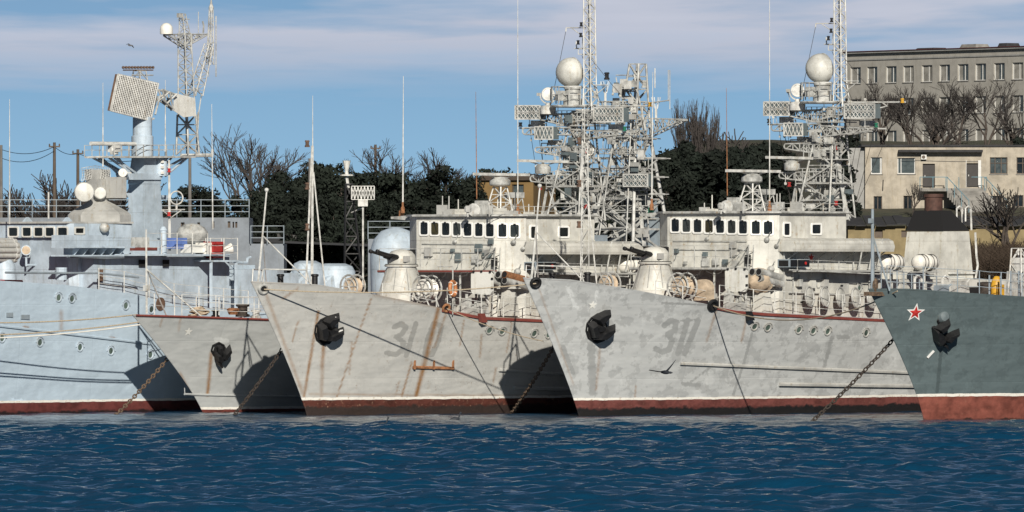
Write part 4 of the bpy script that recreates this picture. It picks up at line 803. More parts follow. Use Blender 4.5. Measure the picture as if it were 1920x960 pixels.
anchor(C, (615, 615), z4([(1060, 375), (1020, 395), (995, 425), (990, 460), (1000, 500), (1025, 522), (1060, 515), (1090, 480), (1085, 420)]),
       [('crown', z4([(1000, 420), (1045, 400), (1060, 460), (1040, 510), (1010, 500)]), .1, .35), ('fluke', z4([(1030, 400), (1060, 372), (1118, 356), (1118, 378), (1085, 408), (1050, 440)]), .22, .4),
        ('fluke', z4([(1040, 505), (1050, 470), (1090, 450), (1140, 430), (1145, 445), (1120, 478), (1075, 505)]), .22, .4), ('shank', z4([(1040, 440), (1085, 430), (1110, 435), (1090, 465), (1050, 475)]), .18, .3)],
       'black stockless anchor with white tips hauled up on the bow of 310', [z4([(1086, 392), (1096, 378), (1112, 376), (1106, 388), (1092, 397)]), z4([(1112, 460), (1122, 448), (1137, 446), (1130, 458)])])
anchor(D, (1125, 610), zz(2.823, 960, 460, [(455, 362), (420, 385), (398, 415), (393, 450), (405, 490), (440, 514), (480, 500), (505, 470), (490, 400)]),
       [('crown', zz(2.823, 960, 460, [(400, 415), (440, 390), (460, 440), (455, 500), (420, 490)]), .1, .35), ('fluke', zz(2.823, 960, 460, [(425, 385), (450, 362), (490, 343), (522, 340), (520, 358), (490, 390), (455, 425)]), .22, .4),
        ('fluke', zz(2.823, 960, 460, [(430, 500), (455, 455), (500, 432), (547, 415), (548, 432), (520, 465), (475, 500)]), .22, .4), ('shank', zz(2.823, 960, 460, [(430, 420), (470, 405), (495, 420), (480, 450), (440, 460)]), .18, .3)],
       'all black stockless anchor hauled up on the bow of 311')
anchor(B, (411, 660), z4([(480, 515), (450, 530), (442, 555), (455, 580), (485, 585), (508, 560), (508, 530)]),
       [('crown', z4([(455, 570), (480, 560), (500, 600), (485, 625), (460, 610)]), .1, .3), ('fluke', z4([(485, 600), (500, 565), (540, 522), (547, 545), (510, 600), (495, 615)]), .2, .3), ('fluke', z4([(462, 605), (485, 612), (497, 640), (490, 649), (468, 630)]), .15, .25), ('shank', z4([(470, 530), (490, 525), (500, 580), (480, 590)]), .2, .2)],
       'small black anchor with a rust streak below on the low grey bow')
z7 = lambda pts: zz(2.667, 1580, 440, pts)
anchor(E, (1772, 620), z7([(475, 430), (505, 400), (525, 415), (515, 440), (490, 465)]),
       [('crown', z7([(445, 460), (460, 455), (500, 490), (510, 530), (480, 560), (455, 530)]), .08, .4), ('fluke', z7([(455, 465), (490, 440), (533, 418), (530, 432), (505, 470), (475, 490)]), .2, .4), ('fluke', z7([(490, 525), (510, 500), (550, 480), (583, 467), (578, 485), (545, 505), (515, 540)]), .2, .4), ('bill', z7([(490, 545), (515, 540), (526, 572), (510, 560)]), .1, .25)],
       'black anchor hanging on the dark blue grey bow beside the red star')
q = E.hp(1769, 594); k = MB(); k.lathe([(.30, -.15), (.28, .05), (.2, .16), (.02, .2)], q, E.hn(q)+Vector((0, 0, .5)), 14); k.build('hawse_lip', 'dark_grey_paint', E.root, True)
q = E.hp(1744, 663); k = MB(); u = E.hn(q); k.plate([E.hp(1737, 669)+u*.02, E.hp(1739, 671)+u*.02, E.hp(1751, 658)+u*.02, E.hp(1749, 656)+u*.02], u*.06); k.build('draught_mark', 'star_white', E.root)
for s, px, py, wx, wy, m2, lb in ((B, 309, 661, 211, 778, 'chain_rust', 'rusty anchor chain running into the water from the low grey bow'), (C, 526, 644, 431, 781, 'chain_dark', 'rusty anchor chain running into the water from the bow of 310'),
                                  (D, 1034, 640, 954, 776, 'chain_rust', 'tan crusted anchor chain running into the water from the bow of 311'), (E, 1671, 632, 1514, 791, 'chain_dark', 'dark anchor chain running into the water from the dark blue grey bow')):
    q = s.y(px+6, py-6, .9); chain(s.world((q.x, max(.05, s.b(q.x, q.z)+.02), q.z)), water_pt(wx, wy)-Vector((0, 0, .15)), lb, m2, .21, .12)
# mooring ropes between the ships
W_ = lambda s, q: s.world(q)
rope([W_(C, FC), W_(D, FD)], .028, 'tan mooring rope slung from the bow of 310 to the bow of 311', 'rope_tan', .25)
rope([W_(C, FC2), W_(D, D.hp(1052, 640)+Vector((.0, 1.0, 0)))], .022, 'tan mooring rope from the side fairlead of 310 to the neighbouring hull', 'rope_tan', .15)
rope([W_(D, FD2), W_(E, (-3.0, -.9, 5.5))], .03, 'tan mooring rope slung from the side of 311 to the dark bow', 'rope_tan', .9)
for (x0, y0, x1, y1, mt, t) in ((-60, 604, 256, 590, 'rope_tan', 'upper'), (-60, 628, 260, 604, 'rope_tan', 'middle'), (-60, 634, 268, 608, 'canister_white', 'white lowest')):
    q = B.y(x1, y1, 0); rope([A.world(A.hp(x0, y0)+Vector((-2, -2.2, 0))), B.world((q.x, 0, q.z))], .03, t+' mooring rope stretched from the small low grey bow along the light blue hull', mt, .12)
# ------------------------------------------------------------------ the light blue warship's upper works
def corvette(s):
    rt = s.root; P = lambda px, py, p=0.0: s.y(px, py, -p)
    bp = 'blue_paint'
    fc = P(131, 440, 3.2); af = fc.x; Q = lambda px, py, a=af: s.x(px, py, a)
    zr = P(131, 419, 3.2).z; xe = P(246, 440, 3.2).x
    def plan(pts): return [(a, -p) for a, p in pts]
    zl = P(131, 446, 3.2).z
    h = MB(); h.prism(plan([(af+.35, -2.9), (af+.35, 2.9), (af+.7, 3.2), (xe, 3.2), (xe, -3.2), (af+.7, -3.2)]), 4.5, zl, plan([(af+.15, -2.9), (af+.15, 2.9), (af+.5, 3.2), (xe, 3.2), (xe, -3.2), (af+.5, -3.2)]))
    h.prism(plan([(af, -3.0), (af, 3.0), (af+.25, 3.22), (xe+.02, 3.22), (xe+.02, -3.22), (af+.25, -3.22)]), zl+.01, zr); h.build('bridge_house', bp, rt)
    k = MB(); k.prism(plan([(af-.12, -3.1), (af-.12, 3.1), (xe, 3.34), (xe, -3.34)]), zr+.005, zr+.09); k.build('bridge_roof', 'grey_paint', rt)
    for l, r0 in ((17, 34), (43, 59), (65, 81), (86, 102), (109, 127)):
        t0, b0 = 424.5, 445; l -= 1.5; r0 += 1.5; s.window([Q(l, b0), Q(r0, b0), Q(r0, t0), Q(l, t0)], (-1, 0, 0), fw=.06, mat='white_paint')
    s.window([P(139, 440, 3.24), P(158, 440, 3.24), P(158, 425, 3.24), P(139, 425, 3.24)], (0, -1, 0), fw=.07, mat='white_paint')
    # port wing
    a0, a1 = P(126, 470, 4.2).x, P(250, 470, 4.2).x; zt, zb, zs = P(190, 441, 4.2).z, P(190, 462, 4.2).z, P(190, 478, 4.2).z
    k = MB(); k.box(a0, a0+(a1-a0)*.58, -4.25, -4.15, zb, zt); k.box(a0, a0+.1, -4.15, -3.25, zb, zt); k.box(a0, a1, -4.3, -3.22, zb-.07, zb); k.box(a0, a1, -4.4, -3.2, zs-.07, zs)
    k.build('bridge_wing', bp, rt)
    for i in range(6): k = MB(); x = a0+.8+i*.6; k.plate([Vector((x, -4.2, zb-.08)), Vector((x, -3.24, zb-.08)), Vector((x, -3.24, zs)), Vector((x, -3.9, zs))], (.04, 0, 0)); k.build('gusset', bp, rt)
    k = MB(); k.path([P(126, 481, 4.3), P(200, 484, 4.3), P(300, 480, 4.3)], .045); k.path([P(10, 511, 4.6), P(95, 512, 4.6), P(185, 512, 4.6), P(260, 520, 4.6)], .05, 6); k.build('fire_main', 'steel_blue', rt)
    # side houses: white corner panel, long wall to the after deck
    ze = P(300, 482, 3.7).z; a2, a3 = P(178, 500, 4.0).x, P(430, 500, 3.7).x
    k = MB(); k.prism(plan([(a2, -3.9), (a2, 3.9), (a3, 3.7), (a3, -3.7)]), 4.0, zs-.08); k.build('side_house', bp, rt)
    for l, r0, t0, b0 in ((260, 272, 487, 500), (305, 316, 487, 500)): k = MB(); k.plate([P(l, b0, 3.88), P(r0, b0, 3.88), P(r0, t0, 3.88), P(l, t0, 3.88)], (0, -.05, 0)); k.build('vent_opening', 'dark_void', rt)
    k = MB(); k.plate([P(184, 528, 3.95), P(192, 528, 3.95), P(192, 505, 3.95), P(184, 505, 3.95)], (0, -.05, 0)); k.build('side_door', 'mesh_brown', rt)
    q = P(115, 525, 4.3); k = MB(); k.lathe([(.26, 0), (.26, .55), (.24, .56)], q, n=14); k.build('deck_drum', 'blue_paint', rt)
    # searchlight on the house front
    q = s.x(62, 470, af+.1)-Vector((.45, 0, 0)); u = Vector((-.75, -.65, .1)).normalized(); k = MB(); k.lathe([(.12, -.25), (.22, -.1), (.24, .15), (.22, .17)], q, u, 14); sl = k.build('searchlight', bp, rt, True); k = MB(); k.lathe([(.19, .16), (.19, .18)], q, u, 14); k.build('lens', 'canvas_tan', sl)
    k = MB(); k.tube(q, q-Vector((0, 0, .7)), .05); k.path([q+Vector((0, .27, 0)), q+Vector((0, .2, -.3)), q+Vector((0, -.2, -.3)), q+Vector((0, -.27, 0))], .03); k.tube(q-Vector((0, 0, .65)), q+Vector((.6, 0, -.65)), .05); k.build('yoke', bp, sl)
    # rocket launcher on the foredeck: tubes in two arcs
    o = None; c0 = P(8, 472, 1.8)
    k = MB(); k.lathe([(.6, -1.6), (.5, -.6), (.3, -.3), (.3, 0)], c0, n=14); o = k.build('rocket_launcher', bp, rt, True)
    for i in range(12):
        t_ = 2*math.pi*i/12; q = c0+Vector((-.2, .42*math.cos(t_)+0, .45*math.sin(t_)+.05)); k = MB(); k.lathe([(.12, -1.2), (.12, .5), (.15, .52), (.15, .7)], q, (1, 0, 0), 10); k.build('launch_tube', 'grey_paint', o, True)
    k = MB(); k.plate([P(-10, 530, 4.2), P(44, 530, 4.0), P(42, 525, 4.0), P(-10, 524, 4.2)], (0, .5, 0)); k.build('red_coaming', 'red', rt)
    # fire control director: octagonal base, cone, radar heads, mesh dish
    c = P(186, 418, .8); k = MB(); k.lathe([(1.5, -.3), (1.5, .35), (1.35, .5), (.45, 1.0), (.45, 1.1)], (c.x, c.y, c.z), n=10); dr = k.build('director_base', 'grey_paint', rt)
    c2 = P(189, 358, .8); k = MB(); k.cbox(c2+Vector((.1, 0, .1)), 1.2, .9, .9); k.cbox(c2+Vector((.2, -.75, .15)), .8, .55, .95); k.lathe([(.35, -1.0), (.35, -.4)], c2, n=12); k.cbox(c2+Vector((0, .2, .75)), .9, .7, .45); hd = k.build('director_head', 'grey_paint', dr)
    for x, y, r0 in ((157, 360, .42), (187, 362, .26)):
        q = P(x, y, 1.0)-Vector((.3, .3, 0)); u = Vector((-.62, -.77, .06)).normalized(); k = MB(); k.lathe([(r0*.9, -.5), (r0, -.35), (r0, .08), (r0*.94, .10), (.01, .11)], q, u, 22); k.build('radar_drum', 'radome_paint', dr, True); k = MB(); k.ring(q+u*.06, u, r0*1.0, .035, 22, 5); k.build('drum_rim', 'mast_paint', dr)
    q = P(181, 322, .8); k = MB(); n_ = 12
    for i in range(n_+1):
        f = -1+2*i/n_; k.path([q+Vector((f*.75*.6-.12*j*j*.6, -f*.75*.6, .28*j-.12*abs(f))) for j in (-1, -.5, 0, .5, 1)], .012, 3)
    for j in (-1, -.6, -.2, .2, .6, 1): k.path([q+Vector((f*.45-.072*j*j, -f*.45, .28*j-.12*abs(f))) for f in (-1, -.5, 0, .5, 1)], .014, 3)
    k.tube(q+Vector((0, 0, -.25)), q+Vector((.1, 0, -.55)), .06); k.build('mesh_dish', 'mast_paint', dr)
    # tower mast
    pt = .6; T = lambda px, py: s.y(px, py, -pt); ctr = T(271, 400)
    def sec(y, wl, wr): a = T(271, y); w0 = (wl)/41/.77; l0 = (wr)/41/.64; return [(a.x-.0, a.y), (a.x+l0, a.y), (a.x+l0, a.y+w0), (a.x, a.y+w0)], a.z
    s0, z0 = sec(452, 33, 40); s1, z1 = sec(345, 31, 28); s2, z2 = sec(338, 33, 30); s3, z3 = sec(296, 25, 24)
    k = MB(); k.prism(s0, z0-1.5, z1, s1); k.prism(s2, z1+.01, z3, s3); tw = k.build('tower_mast', bp, rt)
    a = T(271, 330); k = MB()
    for (x0, x1, y0, y1) in ((236, 305, 325, 337), (300, 316, 366, 374), (233, 243, 362, 370)):
        k.hexa([T(x0+4, y1)+Vector((0, -.1, 0)), T(x1-6, y1)+Vector((0, -.1, 0)), T(x1-6, y1)+Vector((.5, 1.1, 0)), T(x0+4, y1)+Vector((.5, 1.1, 0)), T(x0, y0)+Vector((0, -.1, 0)), T(x1, y0)+Vector((0, -.1, 0)), T(x1, y0)+Vector((.5, 1.1, 0)), T(x0, y0)+Vector((.5, 1.1, 0))])
    k.build('tower_bracket', bp, tw)
    q = T(230, 324); u = Vector((-.7, -.7, 0)); k = MB(); k.lathe([(.12, -.3), (.2, 0), (.19, .02)], q, u, 14); k.tube(q, T(245, 326), .08); k.build('tower_lamp', 'canister_white', tw, True)
    q = T(302, 330); k = MB(); k.lathe([(.28, 0), (.28, .75), (.2, .85)], q, n=12); k.build('equipment_drum', bp, tw, True)
    for i in range(6): k = MB(); k.cbox(q+Vector((-.2, -.26+.2*(i % 2), .15+.25*(i//2))), .12, .1, .12); k.build('sensor', 'canister_white', tw)
    pz = T(271, 294); k = MB(); l_, r_ = T(198, 294), T(352, 294); k.hexa([l_+Vector((0, -.5, -.05)), r_+Vector((0, -.5, -.05)), r_+Vector((0, 1.3, -.05)), l_+Vector((0, 1.3, -.05)), l_+Vector((0, -.5, .03)), r_+Vector((0, -.5, .03)), r_+Vector((0, 1.3, .03)), l_+Vector((0, 1.3, .03))])
    pf = k.build('mast_platform', 'mast_paint', tw)
    k = MB()
    for (a_, b_) in (((205, 296), (243, 322)), ((222, 296), (248, 335)), ((345, 296), (305, 318)), ((355, 292), (310, 330)), ((215, 296), (262, 330))): k = MB(); k.tube(T(*a_), T(*b_), .06); k.build('platform_strut', bp, tw); k = MB(); k.tube(T(*a_)+Vector((0, 1, 0)), T(*b_)+Vector((0, .6, 0)), .05); k.build('platform_strut', bp, tw)
    k = MB(); k.tube(T(165, 295), T(220, 294), .05); k.build('yard_arm', 'white_mast', tw); k = MB(); k.tube(T(340, 292), T(398, 291), .09); k.tube(T(398, 293), T(398, 280), .06); k.build('yard_arm', 'white_mast', tw)
    k = MB(); k.tube(T(170, 269), T(258, 270), .09, n=8); k.cbox(T(214, 278), .3, .5, .35); k.lathe([(.2, 0), (.2, .3)], T(214, 290), n=10); k.build('bar_radar', 'white_mast', tw)
    for yy in (-.5, 1.3):
        k = MB()
        for f in (272, 281): k.tube(T(198, f)+Vector((0, yy, 0)), T(352, f)+Vector((0, yy, 0)), .018, n=4)
        for i in range(12): x = 198+i*14; k.tube(T(x, 293)+Vector((0, yy, 0)), T(x, 272)+Vector((0, yy, 0)), .02, n=4)
        k.build('platform_rail', 'mast_paint', tw)
    q = T(267, 293); k = MB(); k.lathe([(.5, 0), (.5, .9), (.44, .95), (.44, 1.75), (.4, 1.8)], q, n=16); col = k.build('antenna_column', bp, tw, True)
    # the big tilted array: frame, backing and rows of bars
    cn = [T(210, 140)+Vector((-.6, -.9, 0)), T(301, 157)+Vector((-.5, -.3, 0)), T(281, 227)+Vector((-.3, -.3, 0)), T(190, 208)+Vector((-.4, -.9, 0))]
    cn = [cn[3], cn[2], cn[1], cn[0]]; n_ = (cn[1]-cn[0]).cross(cn[3]-cn[0]).normalized()
    if n_.y > 0: n_ = -n_
    if n_.dot(s.O-cn[0]) < 0: n_ = -n_
    k = MB(); k.plate(cn, n_*-.14); ar = k.build('array_radar', 'mesh_brown', tw)
    k = MB(); k.path([p+n_*.02 for p in cn], .04, 4, closed=True); rows = 21
    for i in range(rows):
        f = (i+.5)/rows; a_, b_ = cn[0].lerp(cn[3], f)+n_*.05, cn[1].lerp(cn[2], f)+n_*.05; up = (cn[3]-cn[0])/rows*.24
        k.add([a_-up, b_-up, b_+up, a_+up, a_-up-n_*.03, b_-up-n_*.03, b_+up-n_*.03, a_+up-n_*.03], [(0, 1, 2, 3), (0, 4, 5, 1), (3, 2, 6, 7)])
    for i in range(24):
        f = (i+.5)/24; a_, b_ = cn[0].lerp(cn[1], f)+n_*.05, cn[3].lerp(cn[2], f)+n_*.05; k.tube(a_, b_, .014, n=3)
    k.build('dipole_bars', 'white_mast', ar)
    k = MB(); rb = [T(326, 174), T(366, 184), T(368, 217), T(344, 220), T(325, 207)]; k.plate(rb, (.1, .1, 0)); cp_ = k.build('counter_panel', 'white_paint', tw)
    k = MB()
    for a_, b_ in (((298, 168), (326, 176)), ((296, 185), (326, 205)), ((298, 168), (312, 195)), ((312, 172), (300, 188)), ((312, 172), (325, 207)), ((326, 176), (312, 195)), ((285, 215), (300, 180)), ((283, 222), (268, 232))): k.tube(T(*a_)+Vector((0, -.2, 0)), T(*b_), .045); k.tube(T(*a_)+Vector((.4, .4, 0)), T(*b_)+Vector((.3, .4, 0)), .045)
    k.build('panel_truss', 'mast_paint', cp_)
    # comb antenna on top of the array
    k = MB(); k.lattice(T(262, 150), T(262, 133), .5, .4, 1, .03); k.tube(T(247, 141), T(287, 141), .03); k.build('comb_stand', 'mast_paint', tw)
    k = MB(); a_, b_ = T(231, 126.5), T(287, 126.5)
    for i in range(11): q = a_.lerp(b_, i/10); k.lathe([(.03, -.22), (.075, 0), (.06, .06)], q, (-.6, -.8, 0), 6)
    k.tube(a_, b_, .05); k.tube(a_-Vector((0, 0, .12)), b_-Vector((0, 0, .12)), .03); k.build('comb_antenna', 'mesh_brown', tw)
    # lattice mast behind with its yards and leaning branch
    G = lambda px, py, p=-.6: s.y(px, py, -p); bm_ = 'mast_paint'
    k = MB(); k.lattice(G(352, 290), G(350, 215), .75, .6, 4, .05, .035); k.lattice(G(350, 215), G(346, 62), .55, .42, 13, .032, .02); k.lattice(G(346, 62), G(342, 26), .35, .2, 4, .025, .018); lm = k.build('lattice_mast', bm_, rt)
    k = MB(); k.lattice(G(366, 180), G(392, 82), .5, .3, 9, .03, .018); k.lattice(G(394, 122), G(396, 16), .24, .12, 9, .028, .016); k.lathe([(.1, 0), (.12, .15), (.06, .3), (.03, .5)], G(396, 20), n=8); k.tube(G(405, 30), G(405, 144), .03); k.tube(G(392, 30), G(391, 144), .02)
    for y in (40, 80, 120): k.tube(G(392, y), G(406, y), .016, n=4)
    k.tube(G(372, 215), G(378, 175), .03); k.tube(G(368, 290), G(372, 210), .05); k.build('mast_branch', bm_, lm)
    k = MB(); k.truss(G(352, 64), G(312, 65), .7, .05, 4, .03, (0, .35, 0)); k.truss(G(346, 64), G(383, 64), .55, .05, 4, .03, (0, .35, 0)); k.tube(G(372, 62), G(372, 22), .02); k.path([G(381, 62), G(382, 48), G(380, 40)], .04, 4); k.tube(G(333, 36), G(355, 36), .02); k.cbox(G(337, 29), .2, .2, .2); k.build('yard_truss', bm_, lm)
    k = MB(); k.lathe([(.3, 0), (.3, .2), (.28, .35), (.16, .48), (.01, .52)], G(312, 64), n=14); k.build('small_radome', 'canister_white', lm, True)
    for (a_, b_) in (((310, 292), (310, 150)), ((193, 312), (193, 155)), ((18, 420), (18, 186)), ((399, 430), (397, 195))): 
        pp = {310: .6, 193: .6, 18: 1.5, 399: 3.6}[a_[0]]; whip(s, P(*a_, pp), P(*b_, pp), .035, base=False)
    k = MB(); k.tube(P(91, 410, 2), P(91, 360, 2), .04); k.build('short_pole', 'white_mast', rt)
    for x in (50, 125): q = Q(x, 419, af+.4); k = MB(); k.prism([(q.x-.2, q.y-.25), (q.x+.3, q.y-.25), (q.x+.3, q.y+.25), (q.x-.2, q.y+.25)], q.z-.05, q.z+.28, [(q.x, q.y-.05), (q.x+.1, q.y-.05), (q.x+.1, q.y+.05), (q.x, q.y+.05)]); k.build('roof_vent', bp, rt)
    q = P(193, 427, 3.3); k = MB(); k.ball(q+Vector((0, -.1, 0)), .24, 12); k.build('dome_lamp', 'mast_paint', rt, True)
    # signal mast aft of the tower, direction finder loop, lamps
    k = MB(); k.tube(P(318, 470, 2.6), P(317, 300, 2.6), .07, .05); k.tube(P(303, 394, 2.6), P(346, 393, 2.6), .03); k.tube(P(318, 410, 2.6), P(340, 394, 2.6), .025); k.tube(P(318, 405, 2.6), P(304, 394, 2.6), .025); sm = k.build('signal_mast', 'white_mast', rt)
    q = P(331, 371, 2.6); k = MB(); k.ring(q, (-.5, -.85, 0), .3, .035, 20, 6); k.tube(q-Vector((0, 0, .33)), q-Vector((0, 0, .52)), .05); k.build('direction_finder_loop', 'white_mast', sm)
    for y in (320, 402): lamp(s, P(317, y+3, 2.75), .08, .18, 'star_red', sm)
    # upper after deck: platform, rails, bins and lockers
    pl = [P(232, 470, 4.4), P(428, 472, 4.4)]; z = pl[0].z-.15; k = MB(); k.box(pl[0].x, pl[1].x, -4.5, 3.9, z-.08, z); up = k.build('upper_deck', bp, rt)
    k = MB(); k.box(pl[1].x-1.6, pl[1].x+.4, -4.7, -2.6, z-.35, z-.27); k.build('side_sponson', bp, rt)
    for x in (pl[1].x-1.4, pl[1].x+.3): k = MB(); k.tube((x, -4.6, 4.6), (x, -4.6, z-.3), .08); k.build('support', bp, up)
    s.railing([(pl[0].x+1.5, -4.4, z), (pl[1].x-1.4, -4.4, z)], .95, 3, 'white_mast', 1.1); s.railing([(pl[1].x-1.5, -4.65, z-.27), (pl[1].x+.35, -4.65, z-.27), (pl[1].x+.35, -2.7, z-.27)], 1.0, 3, 'white_mast', .8)
    for (x0, x1, y0, y1, p, m2, nm) in ((400, 421, 453, 484, 4.2, 'red', 'fire_locker'), (329, 351, 446, 466, 3.6, 'blue_box', 'water_drum'), (262, 295, 464, 470, 4.2, 'deck_red', 'hatch_cover'), (385, 398, 455, 480, 4.1, 'canister_white', 'flag_locker'), (357, 383, 458, 474, 4.0, 'white_paint', 'deck_box'), (240, 280, 445, 468, 2.0, 'mast_paint', 'deck_box')):
        a_, b_ = P(x0, y1, p), P(x1, y0, p); k = MB(); k.box(a_.x, b_.x, -p, -p+.6, a_.z, b_.z); k.build(nm, m2, rt)
    q = P(430, 466, 4.4); k = MB(); k.lathe([(.1, -.25), (.24, .1), (.23, .12)], q, (.8, -.5, .2), 12); k.build('signal_lamp', 'canister_white', rt)
    q = P(306, 458, 3.4); k = MB(); k.lathe([(.16, -.6), (.16, .6), (.2, .62), (.1, .8)], q, n=12); k.build('ventilator', bp, rt, True)
    q = P(360, 440, 2.0); k = MB(); k.ball(q, .75, 14, (1, 1, .7)); k.build('covered_boat', 'mast_paint', rt, True)
    # after deck houses and turrets seen between the small ship and 310
    for (x0, x1, y0, y1, p) in ((430, 478, 497, 600, 3.0), (452, 520, 505, 600, 3.6), (500, 560, 512, 600, 2.2)):
        a_, b_ = P(x0, y1, p), P(x1, y0, p); k = MB(); k.prism([(a_.x, -p), (b_.x, -p), (b_.x, p), (a_.x, p)], 3.9, b_.z); k.build('after_house', bp, rt)
    q = P(420, 495, 4.0); k = MB(); k.path([P(430, 490, 3), P(455, 492, 3), P(463, 492, 3), P(464, 484, 3), P(470, 482, 3)], .06, 6); k.build('vent_pipe', bp, rt)
    for (xc, yb, yt, r0, nm) in ((577, 540, 489, .75, 'gun_turret'), (628, 545, 494, .95, 'gun_turret')):
        q = P(xc, yb, 1.5); hh = P(xc, yt, 1.5).z-q.z; k = MB(); k.lathe([(r0*1.1, -1.6), (r0*1.1, 0), (r0, .02), (r0, hh*.7), (r0*.85, hh*.9), (r0*.5, hh), (.01, hh)], q, n=20); o = k.build(nm, bp, rt, True)
        k = MB(); k.hexa([q+Vector(v) for v in ((-r0*1.9, -.5, 0), (-r0*.3, -.7, 0), (-r0*.3, .7, 0), (-r0*1.9, .5, 0), (-r0*1.5, -.4, hh*.3), (-r0*.3, -.6, hh*.8), (-r0*.3, .6, hh*.8), (-r0*1.5, .4, hh*.3))]); k.build('gun_shield', bp, o)
        for y in (-.2, .2): k = MB(); k.tube(q+Vector((-r0*.8, y, hh*.45)), q+Vector((-r0*3.2, y, hh*.5)), .06, .045); k.build('gun_barrel', 'steel_blue', o)
    q = P(742, 505, 0); k = MB(); k.lathe([(1.15, -2.2), (1.2, 0), (1.2, .9), (1.05, 1.4), (.7, 1.8), (.3, 1.95), (.01, 2.0)], q, n=22); k.build('large_turret', bp, rt, True)
    # hull details
    for x, y in ((109, 558), (134, 560), (235, 573), (283, 580), (3, 634), (74, 642), (149, 651), (207, 658), (281, 665)): s.porthole(x, y, .18, m='blue_paint')
    k = MB(); pts = [s.hp(x, 611+x*.118) for x in range(-40, 300, 20)]; k.path([q+s.hn(q)*.04 for q in pts], .06, 6); k.build('rubbing_strake', 'hull_a', rt)
    q = s.hp(300, 570); k = MB(); k.lathe([(.3, 0), (.3, .05)], q, s.hn(q), 18); k.build('hull_cover', 'mesh_brown', rt)
    for x, y, w_ in ((17, 590, 12), (46, 594, 16)): k = MB(); k.plate([s.hp(x-w_/2, y+4), s.hp(x+w_/2, y+5), s.hp(x+w_/2, y-4), s.hp(x-w_/2, y-4)], s.hn(s.hp(x, y))*.06); k.build('hull_vent', 'steel_blue', rt)
    def edge(a, inn=.15): z_ = s.zd(a); return Vector((a, -s.b(a, z_)+inn, z_-.03))
    e0, e1 = s.hp(190, 543).x, s.hp(470, 588).x
    s.railing([edge(e0+(e1-e0)*i/6) for i in range(7)], 1.0, 3, 'white_mast', 1.5)
corvette(A)

